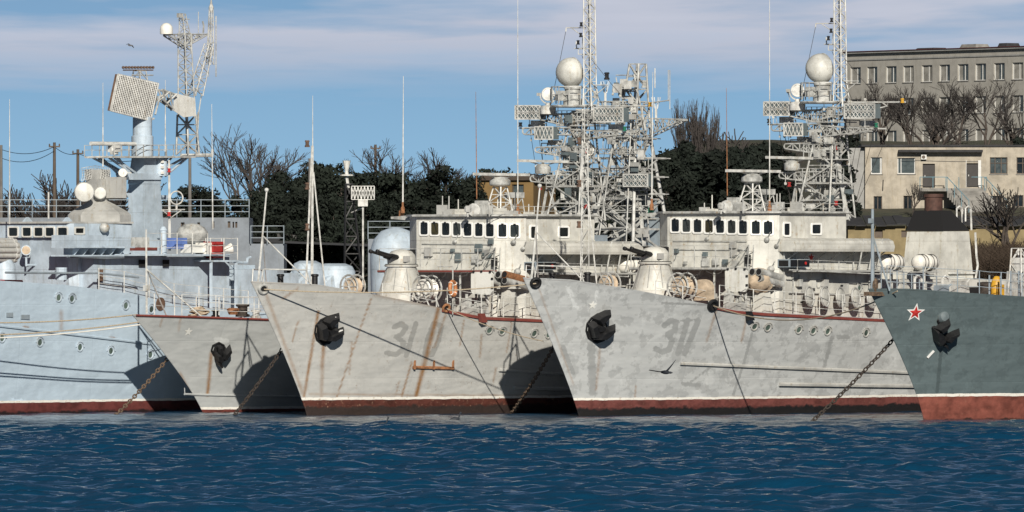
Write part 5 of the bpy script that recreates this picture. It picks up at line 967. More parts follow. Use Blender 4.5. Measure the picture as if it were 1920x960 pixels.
# ------------------------------------------------------------------ the small low ship: foredeck gear, house and the tall lattice tower behind 310
def small_ship(s):
    rt = s.root; P = lambda px, py, p=0.0: s.y(px, py, -p)
    def edge(a, inn=.12, pt=1): z_ = s.zd(a); return Vector((a, -pt*(s.b(a, z_)-inn), z_-.03))
    k = MB(); b0 = P(275, 588, 0); k.tube(b0, P(274, 430, 0), .055, .04); k.tube(P(275, 505, 0), edge(-1.2, .1), .035); k.tube(P(275, 505, 0), edge(-1.2, .1, -1), .035); k.cbox(P(275, 540), .25, .2, .25); k.build('jackstaff', 'white_mast', rt)
    s.railing([edge(a) for a in (-2.2, -.5, 1.5, 3.5, 5.5, 8, 11, 14)], 1.0, 3, 'white_mast', 1.6); s.railing([edge(a, .12, -1) for a in (-2.5, -.5, 1.5, 3.5, 5.5, 8)], 1.0, 2, 'white_mast', 1.6)
    k = MB(); pts = [edge(a, -.02) for a in [-4.5+.5*i for i in range(50)]]; k.path(pts, .05, 5); k.build('deck_edge', 'deck_red', rt)
    for x, y, r0, hh, m2 in ((455, 586, .27, .55, 'chain_dark'), (404, 588, .16, .35, 'black_iron'), (480, 590, .2, .4, 'mast_paint')):
        q = P(x, y+8, .5); k = MB(); k.lathe([(r0*1.2, 0), (r0*1.2, .1), (r0*.8, .14), (r0*.8, hh*.8), (r0*1.15, hh*.85), (r0*1.15, hh), (.05, hh+.02)], q, n=14); k.build('capstan', m2, rt, True)
    q = P(372, 592, .6); k = MB(); rr = random.Random(3)
    for i in range(9): k.ring(q+Vector((rr.uniform(-.15, .15), rr.uniform(-.15, .15), .05+i*.035)), (rr.uniform(-.2, .2), rr.uniform(-.2, .2), 1), .38-.012*i, .035, 16, 5)
    tag(k.build('rope_pile', 'canvas_tan'), 'heap of tan rope coiled on the foredeck of the small low grey ship', 'rope'); bpy.data.objects['rope_pile'].matrix_world = Matrix.Translation(s.o) @ Matrix.Rotation(RZ, 4, 'Z')
    k = MB(); k.lathe([(.2, 0), (.3, .25), (.2, .3)], P(437, 590, .3), n=10); k.build('deck_vent', 'rust_orange', rt)
    k = MB(); c4 = [s.hp(x, 739+(x-345)*.02) for x in range(345, 575, 8)]; k.path([q+s.hn(q)*.03 for q in c4], .05, 6)
    for q in c4[::2]: k.tube(q+s.hn(q)*.05, q+s.hn(q)*.03+Vector((0, 0, .28)), .02, n=4)
    k.build('hull_knuckle', 'hull_b', rt)
    k = MB(); k.prism([(18, -2.3), (38, -2.3), (38, 2.3), (18, 2.3)], 3.6, 6.4); k.prism([(20, -2.0), (26, -2.0), (26, 2.0), (20, 2.0)], 6.41, 8.0); k.build('deckhouse', 'steel_blue', rt)
    # lattice tower
    am = P(1185, 455, 0).x; T = lambda px, py, a=None: s.x(px, py, am if a is None else a)
    k = MB(); base = [(1120, 460), (1232, 460)]; d = Vector((2.2, 0, 0)); 
    q0 = T(1178, 462); q1 = T(1188, 262); k.lattice(q0-Vector((0, 0, .6)), q1, 3.0, 1.15, 4, .09, .065); k.lattice(q1, T(1196, 120), 1.15, .55, 6, .055, .035); tw = k.build('lattice_tower', 'mast_paint', rt)
    for sx in (-1, 1):
        k = MB(); k.tube(T(1178+sx*52, 462)-d*.4, T(1190, 300), .1); k.tube(T(1178+sx*45, 462)+d*.4, T(1190, 330)+d*.2, .08); k.tube(T(1178-sx*50, 462)-d*.4, T(1178+sx*35, 380)-d*.3, .07); k.tube(T(1178-sx*35, 380)-d*.3, T(1188+sx*25, 300)-d*.2, .06); k.build('tower_leg', 'mast_paint', tw)
    k = MB(); k.plate([T(1165, 462)+d*.3, T(1225, 462)+d*.3, T(1215, 372)+d*.25, T(1180, 372)+d*.25], (.06, 0, 0)); k.plate([T(1180, 440)+d*.1, T(1205, 440)+d*.1, T(1205, 395)+d*.1, T(1180, 395)+d*.1], (.06, 0, 0)); k.build('plating', 'steel_blue', tw)
    for (x0, x1, y) in ((1125, 1243, 297), (1115, 1240, 332), (1128, 1240, 364), (1120, 1225, 410), (1150, 1225, 260)):
        k = MB(); k.tube(T(x0, y)-d*.25, T(x1, y)-d*.25, .055); k.tube(T(x0+8, y)+d*.25, T(x1-8, y)+d*.25, .05)
        for i in range(5): xx = x0+(x1-x0)*i/4; k.tube(T(xx, y)-d*.25, T(xx, y)+d*.25, .03, n=4)
        k.build('platform_beam', 'mast_paint', tw)
    k = MB()
    for (a_, b_) in (((1120, 332), (1178, 380)), ((1240, 332), (1190, 365)), ((1128, 300), (1178, 340)), ((1243, 300), (1195, 340)), ((1120, 410), (1170, 365)), ((1225, 410), (1185, 365)), ((1150, 262), (1185, 297)), ((1225, 262), (1190, 300)), ((1225, 265), (1210, 300)), ((1200, 140), (1225, 262))): k.tube(T(*a_)-d*.2, T(*b_)-d*.2, .045)
    k.build('brace', 'mast_paint', tw)
    k = MB(); k.truss(T(1205, 222), T(1282, 224), 1.0, .05, 7, .035, (.5, 0, 0)); k.tube(T(1205, 195), T(1255, 188), .03); k.truss(T(1190, 166), T(1155, 167), .12, .12, 3, .03, (.5, 0, 0)); k.path([T(1155, 145), T(1158, 163), T(1168, 166)], .03); k.tube(T(1155, 141), T(1200, 141), .025); k.build('yard_truss', 'mast_paint', tw)
    q = T(1166, 205); k = MB(); k.ring(q, (0, 0, 1), 1.1, .05, 22, 5); k.ring(q+Vector((0, 0, .35)), (0, 0, 1), 1.1, .03, 22, 4)
    for i in range(11): t_ = i*.571; u = q+Vector((math.cos(t_), math.sin(t_), 0))*1.1; k.tube(u, u+Vector((0, 0, .35)), .025, n=4); k.tube(u, q-Vector((0, 0, .1)), .03, n=4)
    k.build('ring_platform', 'mast_paint', tw)
    array_panel(s, 1119, 1173, 206, 233, lambda x, y: T(x, y)-Vector((1.5, 0, 0)), tw, .4, rows=2); array_panel(s, 1202, 1248, 327, 350, lambda x, y: T(x, y)-Vector((1.3, 0, 0)), tw, .4, rows=2); array_panel(s, 1103, 1128, 333, 354, lambda x, y: T(x, y)-Vector((1.0, 0, 0)), tw, .4, rows=1)
    for x, y, r0 in ((1133, 283, .3), (1108, 402, .28)):
        q = T(x, y)-Vector((1.2, 0, 0)); u = Vector((-.6, -.8, .1)).normalized(); k = MB(); k.lathe([(r0*.6, -.35), (r0, -.2), (r0, .1), (r0*.8, .2), (.01, .26)], q, u, 16); k.tube(q, q-Vector((0, 0, .7)), .06); k.build('radar_drum', 'canister_white', tw, True)
    for x, y, m2 in ((1158, 150, 'black_iron'), (1110, 288, 'star_red'), (1111, 375, 'star_red'), (1228, 165, 'mast_paint'), (1215, 358, 'mast_paint'), (1137, 185, 'mast_paint')): lamp(s, T(x, y)-Vector((.8, 0, 0)), .12, .35, m2, tw)
    for x, y in ((1135, 160), (1230, 190)):
        q = T(x, y+14); k = MB()
        for i in range(6): t_ = i*1.047; k.tube(q+Vector((math.cos(t_), math.sin(t_), 0))*.07, q+Vector((math.cos(t_)*.22, math.sin(t_)*.22, .55)), .014, n=3)
        k.tube(q-Vector((0, 0, .7)), q, .06); k.build('basket_antenna', 'white_mast', tw)
    k = MB(); k.path([T(1253, 190), T(1253, 132), T(1256, 132), T(1256, 205)], .02, 4); k.tube(T(1228, 165), T(1228, 128), .03); k.build('loop_antenna', 'white_mast', tw)
    rnd = random.Random(8); k = MB()
    for i in range(26): q = T(1190+rnd.uniform(-50, 40)*(.3+.7*((y0 := rnd.uniform(150, 440))-120)/320), y0)-Vector((rnd.uniform(.2, 1.0), 0, 0)); k.cbox(q, .2, rnd.uniform(.15, .35), rnd.uniform(.15, .4))
    k.build('fittings', 'white_mast', tw, kind='stuff')
    k = MB(); k.lattice(T(1186, 455)-d*.3, T(1193, 200)-d*.2, 1.7, .8, 9, .035, .026); k.build('inner_lattice', 'mast_paint', tw)
    for x0, x1, y in ((1140, 1225, 245), (1150, 1215, 215), (1150, 1222, 280), (1130, 1235, 316), (1125, 1235, 348), (1125, 1230, 386)):
        k = MB(); a, b = T(x0, y)-d*.35, T(x1, y)-d*.35; k.truss(a, b, .22, .22, 7, .026, (.5, 0, 0))
        for i in range(8): u = a.lerp(b, i/7); k.tube(u, u+Vector((0, 0, .5)), .018, n=4)
        k.tube(a+Vector((0, 0, .5)), b+Vector((0, 0, .5)), .018, n=4); k.build('platform_truss', 'mast_paint', tw)
    for i in range(44):
        y0 = rnd.uniform(140, 440); w_ = 14+(y0-120)*.14; q = T(1188+rnd.uniform(-w_, w_), y0)-d*rnd.uniform(0, .6); k = MB()
        if i % 3: k.cbox(q, .2, rnd.uniform(.12, .4), rnd.uniform(.15, .45)); k.tube(q, q+Vector((.2, 0, -.35)), .02, n=4); k.build('equipment_box', rnd.choice(['white_mast', 'mast_paint', 'grey_paint', 'dark_grey_paint']), tw)
        else: k.tube(q, q+Vector((0, 0, rnd.uniform(.4, 1.0))), .018, n=4); k.lathe([(.04, -.05), (.07, 0), (.04, .08)], q, n=6); k.build('dipole', 'mast_paint', tw)
small_ship(B)

# ------------------------------------------------------------------ deck gear on the dark ship
def dark_ship(s):
    rt = s.root; P = lambda px, py, p=0.0: s.y(px, py, -p)
    def edge(a, inn=.15, pt=1): z_ = s.zd(a); return Vector((a, -pt*(s.b(a, z_)-inn), z_-.03))
    s.railing([edge(a) for a in (-3.0, -1.5, 0, 2, 4, 6)], 1.0, 3, 'steel_blue', 1.4); s.railing([edge(a, .15, -1) for a in (-3.0, -1.5, 0, 2, 4, 6)], 1.0, 2, 'steel_blue', 1.4)
    q = P(1641, 536, 0); k = MB(); k.ring(q, (.5, -.8, 0), .24, .1, 18, 8); k.box(q.x-.4, q.x+.4, -.3, .3, q.z-.42, q.z-.25); k.build('bow_roller', 'chain_rust', rt, True)
    k = MB(); k.tube(P(1636, 545, 0), P(1636, 392, 0), .09, .06, 8); k.tube(P(1636, 440), P(1668, 545, .6), .04); k.cbox(P(1633, 414), .2, .15, .2); k.build('jackstaff', 'steel_blue', rt)
    q = P(1848, 545, .8); k = MB(); k.lathe([(.32, -.5), (.32, .2), (.36, .22), (.36, .35), (.1, .38)], q, n=14); k.build('capstan', 'chain_dark', rt, True)
    for x, y, w_, h_, m2 in ((1800, 545, .7, .7, 'mast_paint'), (1765, 548, .5, .5, 'steel_blue'), (1860, 550, .6, .4, 'mast_paint'), (1905, 545, .8, 1.4, 'mast_paint')):
        q = P(x, y, .6); k = MB(); k.prism([(q.x-w_/2, q.y-.3), (q.x+w_/2, q.y-.3), (q.x+w_/2, q.y+.3), (q.x-w_/2, q.y+.3)], q.z-.6, q.z+h_*.6, [(q.x-w_*.4, q.y-.25), (q.x+w_*.4, q.y-.25), (q.x+w_*.4, q.y+.25), (q.x-w_*.4, q.y+.25)]); k.tube((q.x, q.y, q.z), (q.x+.3, q.y-.3, q.z+h_*.7), .05); k.build('deck_locker', m2, rt)
    q = P(1868, 540, 1.6); k = MB(); k.lathe([(.1, -.5), (.22, -.3), (.25, .1), (.2, .35), (.1, .5)], q, (.1, 0, 1), 12); k.cbox(q+Vector((.2, 0, -.1)), .35, .3, .5); k.build('winch_motor', 'yellow', rt, True)
    for i, (x, y0, y1) in enumerate(((1855, 556, 515), (1876, 556, 517), (1895, 556, 508), (1910, 556, 508))): k = MB(); k.tube(P(x, y0, 2.2), P(x, y1, 2.2), .04); k.build('rail_post', 'steel_blue', rt)
    for i in range(2): k = MB(); k.path([P(1715+i*52, 552, .4), P(1715+i*52, 522, .4), P(1720+i*52, 517, .4), P(1727+i*52, 522, .4), P(1728+i*52, 528, .4)], .06, 6); k.build('gooseneck_vent', 'white_mast', rt)
    q = P(1912, 505, .8); k = MB(); k.lattice(q-Vector((0, 0, 1)), q+Vector((0, 0, .9)), .7, .5, 3, .04); k.cbox(q+Vector((0, 0, .2)), .5, .5, .6); k.build('equipment_stand', 'white_mast', rt)
dark_ship(E)
# ------------------------------------------------------------------ shore: terrain, quay, buildings
def ground_z(X, Y):
    t1 = min(1, max(0, (Y-570)/210)); t2 = min(1, max(0, (Y-820)/170)); r = min(1, max(0, (X-2)/16))
    t3 = min(1, max(0, (Y-754)/20)); return 2.0+t1*4.6+t3*5.0*r+t2*(1.0+7.6*r)
def terrain():
    m, t, b = base_mat('ground', 0.95); v = objco(t); a = noise(t, v, .12, 5); c = noise(t, v, 1.3, 5)
    t.links.new(mix_c(t, ramp(t, c, [(.35, 0.0), (.65, 1.0)]), mix_c(t, ramp(t, a, [(.4, 0.0), (.6, 1.0)]), (.045, .055, .025), (.07, .055, .035)), (.03, .03, .02)), b.inputs['Base Color']); bump(t, b, c, .6, .3)
    xs = [-6000, -1500, -300, -120]+list(range(-80, 101, 4))+[140, 300, 1500, 6000]; ys = [528]+list(range(532, 1012, 8))+[1100, 1400, 2500, 9000]
    k = MB(); nx = len(xs)
    rr = random.Random(2)
    k.v = [(x, y, -3.0 if y == 528 else ground_z(x, y)+(rr.uniform(-.15, .15) if y > 600 else 0)) for y in ys for x in xs]
    k.f = [(j*nx+i, j*nx+i+1, (j+1)*nx+i+1, (j+1)*nx+i) for j in range(len(ys)-1) for i in range(nx-1)]; k.m = [0]*len(k.f)
    structure(k.build('ground', 'ground'))
    flat('concrete', (.26, .25, .23), .9, .3, 1.2, bmp=.3)
    q = MB(); q.box(-200, 250, 508, 531, -2, 2.06); structure(q.build('quay', 'concrete'))
terrain()
flat('asphalt', (.055, .055, .055), .9, .2, 2); flat('slate_roof', (.035, .035, .038), .85, .3, 1.5, bmp=.4)
paint('stucco_taupe', (.36, .345, .31), .85, rust=0, rough=.9); paint('stucco_yellow', (.39, .35, .285), .7, rust=.5, rough=.9); paint('stucco_grey', (.30, .30, .29), .8, rust=0, rough=.9)
paint('brick_yellow', (.24, .19, .10), .75, rust=0, rough=.9); flat('frame_white', (.6, .6, .58), .6, .1, 2); flat('frame_brown', (.10, .075, .055), .7, .2, 2); flat('curtain', (.30, .29, .26), .9, .3, 1.0)
flat('door_dark', (.025, .02, .018), .6, .2, 3); flat('rail_blue', (.16, .30, .36), .6, .2, 3); flat('roof_red', (.12, .03, .03), .8, .2, 3); flat('ochre', (.19, .12, .045), .9, .2, .8)
class Bld(Frame):
    def __init__(s, X, Y, rz, name, label): super().__init__(X, Y, rz); s.root = empty(name, (X, Y, 0), rz); tag(s.root, label, 'building')
    def wall(s, x0, x1, z0, z1, dep, mat, holes=(), th=.35, name='wall'):
        """front wall at local y=0 with real openings, plus side, back and top"""
        k = MB(); xs = sorted({x0, x1, *[h[0] for h in holes], *[h[1] for h in holes]}); zs = sorted({z0, z1, *[h[2] for h in holes], *[h[3] for h in holes]})
        for i in range(len(xs)-1):
            for j in range(len(zs)-1):
                cx_, cz_ = (xs[i]+xs[i+1])/2, (zs[j]+zs[j+1])/2
                if any(h[0] < cx_ < h[1] and h[2] < cz_ < h[3] for h in holes): continue
                k.add([(xs[i], 0, zs[j]), (xs[i+1], 0, zs[j]), (xs[i+1], 0, zs[j+1]), (xs[i], 0, zs[j+1])], [(0, 1, 2, 3)])
        for a, b, c, d in holes:
            k.add([(a, 0, c), (b, 0, c), (b, 0, d), (a, 0, d), (a, th, c), (b, th, c), (b, th, d), (a, th, d)], [(0, 1, 5, 4), (1, 2, 6, 5), (2, 3, 7, 6), (3, 0, 4, 7)])
        k.add([(x0, 0, z0), (x1, 0, z0), (x1, 0, z1), (x0, 0, z1), (x0, dep, z0), (x1, dep, z0), (x1, dep, z1), (x0, dep, z1)], [(0, 3, 7, 4), (1, 5, 6, 2), (4, 7, 6, 5), (3, 2, 6, 7)])
        return k.build(name, mat, s.root)
    def win(s, a, b, c, d, frame='frame_white', pane='pane_house', mull=(.5,), trans=(), y=.16, sill=True, curtain=False):
        k = MB(); f = .07
        k.box(a, a+f, y, y+.06, c, d); k.box(b-f, b, y, y+.06, c, d); k.box(a+f, b-f, y, y+.06, c, c+f); k.box(a+f, b-f, y, y+.06, d-f, d)
        for m_ in mull: x = a+(b-a)*m_; k.box(x-.035, x+.035, y+.002, y+.06, c+f, d-f)
        for m_ in trans: z = c+(d-c)*m_; k.box(a+f, b-f, y+.004, y+.058, z-.03, z+.03)
        o = k.build('window', frame, s.root)
        edges = [0]+list(mull)+[1]
        for u, v in zip(edges[:-1], edges[1:]):
            g = MB(); g.box(a+(b-a)*u+.04, a+(b-a)*v-.04, y+.07, y+.08, c+.04, d-.04); g.build('pane', pane, o)
        if curtain: g = MB(); g.box(a+.1, a+(b-a)*curtain, y+.055, y+.068, c+.08, d-.08); g.build('curtain', 'curtain', o)
        if sill: g = MB(); g.box(a-.06, b+.06, -.08, .15, c-.07, c-.005); g.build('sill', 'concrete', o)
# --- tall taupe block on the hill
al = R(55); bb = Bld((1585-960)/F*1010, 1010, -al, 'office_block', 'long taupe office block on the hill with rows of curtained windows'); L = lambda px, py: bb.y(px, py, 0)
zrf = L(1590, 97).z; x1 = L(1920, 86).x+14; holes = []
cols = [1604, 1635, 1671, 1703, 1738, 1771, 1805.6, 1838.5, 1873.6, 1908]; r0 = L(1604, 126).z; r1 = L(1604, 157).z; st = 3.52
cx_ = [L(x, 140).x for x in cols]; stp = cx_[-1]-cx_[-2]; cx_ += [cx_[-1]+stp*i for i in range(1, 4)]
for f in range(4):
    for x in cx_: holes.append((x-.95, x+.95, r1-st*f, r0-st*f))
bb.wall(0, x1, 14, zrf-.25, 12, 'stucco_taupe', holes)
rr = random.Random(4)
for h in holes: bb.win(*h, mull=(.58,), curtain=rr.choice([.35, .5, .5, .9]))
k = MB(); k.box(-.3, x1+.3, -.35, 12.3, zrf-.24, zrf-.05); k.build('cornice', 'stucco_grey', bb.root); k = MB(); k.box(-.4, x1+.4, -.45, 12.4, zrf-.045, zrf+.02); k.build('roof_edge', 'roof_red', bb.root)
k = MB(); k.box(-.04, x1+.04, -.1, -.003, zrf-1.0, zrf-.85); k.build('string_course', 'stucco_grey', bb.root)
for px, w_, h_, m2 in ((1692, 3.5, .2, 'slate_roof'), (1773, 3.0, .45, 'concrete'), (1837, 1.6, .45, 'slate_roof')): q = L(px, 90); k = MB(); k.prism([(q.x-w_/2, 3), (q.x+w_/2, 3), (q.x+w_/2, 5), (q.x-w_/2, 5)], zrf+.08, zrf+.08+h_, [(q.x-w_*.42, 3.2), (q.x+w_*.42, 3.2), (q.x+w_*.42, 4.8), (q.x-w_*.42, 4.8)]); k.build('roof_vent', m2, bb.root)
# --- low pale yellow house with outside stairs
yb = Bld((1600-960)/F*780, 780, 0, 'low_house', 'low pale yellow plastered house with outside stairs and blue railings'); L = lambda px, py, y=0: yb.y(px, py, y)
def rect(l, r, t_, b_): a, b = L(l, b_), L(r, t_); return (a.x, b.x, a.z, b.z)
xg = L(1642, 300).x; xr = L(1990, 300).x; zt = L(1700, 275).z
wins = [rect(1633, 1654, 295, 326), rect(1683, 1716, 296, 326), rect(1856, 1889, 295, 326), rect(1906, 1930, 295, 326), rect(1638, 1654, 368, 394), rect(1694, 1711, 367, 394), rect(1860, 1879, 367, 387), rect(1900, 1919, 366, 388)]
doors = [rect(1730, 1753, 307, 352), rect(1812, 1834, 306, 351)]
yb.wall(xg-.9, xr, 8, zt, 9, 'stucco_yellow', wins+doors); 
for i, h in enumerate(wins): yb.win(*h, frame='frame_white' if i in (0, 1) else 'frame_brown', mull={0: (.85,), 1: (.2,), 2: (.3, .65), 3: (.5,), 7: (.5,)}.get(i, (.5,)), trans=(.65,) if i in (2, 3) else (), pane='pane_house' if i < 3 else 'pane_dark')
for i, h in enumerate(doors):
    k = MB(); k.box(h[0]+.02, h[1]-.02, .2, .26, h[2], h[3]-.02); o = k.build('door', 'door_dark', yb.root); k = MB(); k.cbox(((h[0]+.2), .17, h[2]+1.0), .05, .06, .14); k.build('handle', 'frame_white', o)
k = MB(); h = doors[1]; k.box(h[0]-.04, h[0]-.001, -.04, .1, h[2], h[3]+.25); k.box(h[1]+.001, h[1]+.25, -.04, .1, h[2], h[3]+.25); k.build('door_surround', 'frame_white', yb.root)
k = MB(); k.box(xg-1.2, xr, -.15, 9.1, zt+.003, zt+.16); k.build('roof_slab', 'slate_roof', yb.root)
a, b = L(1684, 290), L(1842, 281); k = MB(); k.box(a.x, b.x, -.8, -.003, a.z+.2, b.z); k.build('canopy', 'slate_roof', yb.root)
a, b = L(1727, 299), L(1737, 290); k = MB(); k.box(a.x, b.x, -.35, -.003, a.z, b.z); o = k.build('air_conditioner', 'frame_white', yb.root); k = MB(); k.lathe([(.15, 0), (.15, .015)], ((a.x+b.x)/2-.03, -.352, (a.z+b.z)/2), (0, -1, 0), 14); k.build('fan_grille', 'frame_brown', o)
gx0 = L(1600, 300).x-1.5; k = MB(); k.box(gx0, xg-.91, .6, 9, 8, zt-.1); k.build('side_wing', 'stucco_grey', yb.root)
a, b = L(1571, 330), L(1592, 296); k = MB(); k.box(a.x+.1, b.x, .5, .597, a.z, b.z); k.build('boarded_window', 'frame_brown', yb.root)
# landing, steps and railings
la, lb = L(1725, 353, -1.6), L(1850, 353, -1.6); k = MB(); k.box(la.x, lb.x, -1.6, -.004, la.z-.25, la.z); sta = k.build('staircase', 'concrete', yb.root)
for i in range(10):
    x0_ = L(1776, 360, -1.9).x+.17*i; k = MB(); k.box(x0_, x0_+3.3, -1.9-.3*i, -1.602-.3*i, la.z-.2*(i+1)-.6, la.z-.2*(i+1)); k.build('step', 'concrete', sta)
k = MB()
for i in range(7): x = la.x+(1.1*i if i < 4 else 3.3+.9*(i-3)+1.0); x = min(x, lb.x); k.tube((x, -1.55, la.z), (x, -1.55, la.z+.95), .03)
k.tube((la.x, -1.55, la.z+.95), (la.x+2.3, -1.55, la.z+.95), .03); k.tube((lb.x-1.3, -1.55, la.z+.95), (lb.x, -1.55, la.z+.95), .03)
for off in (0, 3.2):
    u = Vector((L(1776, 360, -1.9).x+off, -1.7, la.z)); v = u+Vector((1.7, -3, -2.0)); k.tube(u+Vector((0, 0, .95)), v+Vector((0, 0, .95)), .035)
    for i in range(4): w_ = u.lerp(v, i/3); k.tube(w_-Vector((0, 0, .4)), w_+Vector((0, 0, .95)), .03)
k.build('stair_railing', 'rail_blue', yb.root)
k = MB(); k.tube(L(1655, 357, -.1), L(1656, 337, -.1), .04); k.path([L(1690, 300, -.02), L(1752, 302, -.02), L(1800, 303, -.02), L(1836, 303, -.02), L(1840, 312, -.02)], .025, 4); k.build('cable', 'black_iron', yb.root)
# --- dark roofed sheds in front of it
sb = Bld((1588-960)/F*745, 745, 0, 'flat_shed', 'long shed with dark sagging roof and yellow brick end below the plastered house'); L = lambda px, py, y=0: sb.y(px, py, y)
a, b = L(1590, 480), L(1990, 424); sb.wall(a.x, b.x, 4, b.z, 8, 'brick_yellow', [(L(1690, 440).x, L(1700, 440).x, L(1690, 445).z, L(1690, 432).z), (L(1640, 440).x, L(1655, 440).x, L(1690, 446).z, L(1690, 432).z)])
for x0, x1_, y0 in ((1690, 1700, 0), (1640, 1655, 0)): k = MB(); k.box(L(x0, 440).x, L(x1_, 440).x, .2, .25, L(0, 446).z, L(0, 432).z); k.build('opening', 'frame_brown', sb.root)
rr = random.Random(9); zr = b.z
for i in range(22):
    x0_ = a.x-1+i*.82; k = MB(); dz_ = rr.uniform(-.05, .12); k.hexa([(x0_, -.7, zr+.02+dz_), (x0_+.8, -.7, zr+.02+dz_), (x0_+.8, 8.5, zr+.75+dz_), (x0_, 8.5, zr+.75+dz_), (x0_, -.7, zr+.10+dz_), (x0_+.8, -.7, zr+.10+dz_), (x0_+.8, 8.5, zr+.83+dz_), (x0_, 8.5, zr+.83+dz_)]); k.build('roof_sheet', 'slate_roof', sb.root)
# --- ochre house between the trees
ob = Bld((890-960)/F*690, 690, R(-14), 'ochre_house', 'ochre house with low roof among the dark trees'); L = lambda px, py, y=0: ob.y(px, py, y)
a, b = L(886, 400), L(1000, 338); ww = [(L(960, 350).x, L(982, 350).x, L(0, 365).z, L(0, 348).z)]; ob.wall(a.x, b.x, 5, b.z, 7, 'ochre', ww); ob.win(*ww[0], frame='frame_brown'); k = MB(); k.prism([(a.x-.3, -.3), (b.x+.3, -.3), (b.x+.3, 7.3), (a.x-.3, 7.3)], b.z+.003, b.z+.5, [(a.x+1, 1.5), (b.x-1, 1.5), (b.x-1, 5.5), (a.x+1, 5.5)]); k.build('roof', 'frame_brown', ob.root)
# --- grey pier building behind the light blue ship
def pier(px0, px1, top, Y, name, label, wins=(), rail=True, low=None):
    o = Bld((px0-960)/F*Y, Y, 0, name, label); L = lambda px, py, y=0: o.y(px, py, y)
    b = L(px1, top); hs = [(L(l, 0).x, L(r, 0).x, L(0, b_).z, L(0, t_).z) for l, r, t_, b_ in wins]; o.wall(0, b.x, 1.9, b.z, 8, 'pier_grey', hs)
    for h in hs: o.win(*h, frame='frame_brown', pane='pane_dark', mull=(), sill=False)
    if low: c = L(low[0], low[1]); k = MB(); k.box(b.x+.003, c.x, .3, 7.5, 1.9, c.z); k.build('lower_wing', 'pier_grey', o.root)
    if rail:
        for xa, xb, zb in ([(0, b.x, b.z)]+([(b.x+.1, L(low[0], low[1]).x, L(low[0], low[1]).z)] if low else [])):
            k = MB(); n_ = max(2, int((xb-xa)/1.4))
            for f in (.35, .7, 1.05): k.tube((xa, .1, zb+f), (xb, .1, zb+f), .025, n=4)
            rl = k.build('railing', 'steel_blue', o.root)
            for i in range(n_+1): x = xa+(xb-xa)*i/n_; q = MB(); q.tube((x, .1, zb), (x, .1, zb+1.08), .03, n=5); q.build('post', 'steel_blue', rl)
    return o
pier(-30, 467, 408, 540, 'pier_building', 'grey blue flat pier building behind the light blue warship', ((339, 346, 417, 427), (370, 375, 417, 428), (397, 402, 415, 427), (427, 432, 415, 427), (436, 439, 416, 427), (441, 445, 416, 427)), low=(532, 457))
pier(690, 772, 448, 545, 'pier_shed', 'small grey pier shed behind the gun of 310')
# road wall on the slope
k = MB(); k.plate([wp(520, 444, 640), wp(620, 452, 632), wp(620, 446, 632), wp(520, 438, 640)], (0, .4, 0)); tag(k.build('parapet_wall', 'concrete'), 'low pale concrete wall along the road below the pines', 'wall')
k = MB(); k.add([wp(380, 450, 612), wp(690, 462, 600), wp(690, 452, 632), wp(380, 440, 642)], [(0, 1, 2, 3)]); k.build('road', 'asphalt')['kind'] = 'structure'
# --- dark lattice light tower with its white beacon and panel antenna
q = wp(668, 500, 560); k = MB(); k.lattice((q.x, 560, 2.0), (q.x-.45, 560, wp(0, 345, 560).z), 1.5, .4, 9, .07, .045); e = empty('beacon_tower', (q.x, 560, 2.0)); 
def rel(mb, o): mb.v = [tuple(Vector(v)-o.location) for v in mb.v]; return mb
tag(e, 'black lattice tower with small white beacon lantern on top', 'tower'); rel(k, e).build('tower_frame', 'black_iron', e)
z0 = wp(0, 325, 560).z; qx = wp(650, 0, 560).x; k = MB(); k.lathe([(.42, -.15), (.42, -.08), (.12, -.05), (.1, .15), (.14, .3), (.25, .75), (.27, .78)], (qx, 560, z0), n=10); k.tube((qx, 560, z0-.2), (qx+.1, 560, z0-.9), .1); rel(k, e).build('lantern', 'white_mast', e)
k = MB(); a, b = wp(659, 374, 559), wp(702, 349, 559); kk = 7; k.path([Vector((a.x, 559, a.z)), Vector((b.x, 559, a.z)), Vector((b.x, 559, b.z)), Vector((a.x, 559, b.z))], .03, 4, closed=True)
for i in range(kk):
    xa, xb = a.x+(b.x-a.x)*i/kk, a.x+(b.x-a.x)*(i+1)/kk; k.tube((xa, 559, a.z), (xb, 559, b.z), .025, n=4); k.tube((xa, 559, b.z), (xb, 559, a.z), .025, n=4); k.tube((xa, 559, a.z), (xa, 559, b.z), .02, n=4)
for f in (.33, .66): k.tube((a.x, 559, a.z+(b.z-a.z)*f), (b.x, 559, a.z+(b.z-a.z)*f), .02, n=4)
k.cbox(((a.x+b.x)/2, 559, a.z-.22), .6, .4, .4); k.tube(((a.x+b.x)/2, 559, a.z-.4), ((a.x+b.x)/2, 559, 2.0), .06); k.tube(((a.x+b.x)/2, 559, a.z-.5), (qx+.3, 560, a.z-.8), .05); rel(k, e).build('panel_antenna', 'white_mast', e)
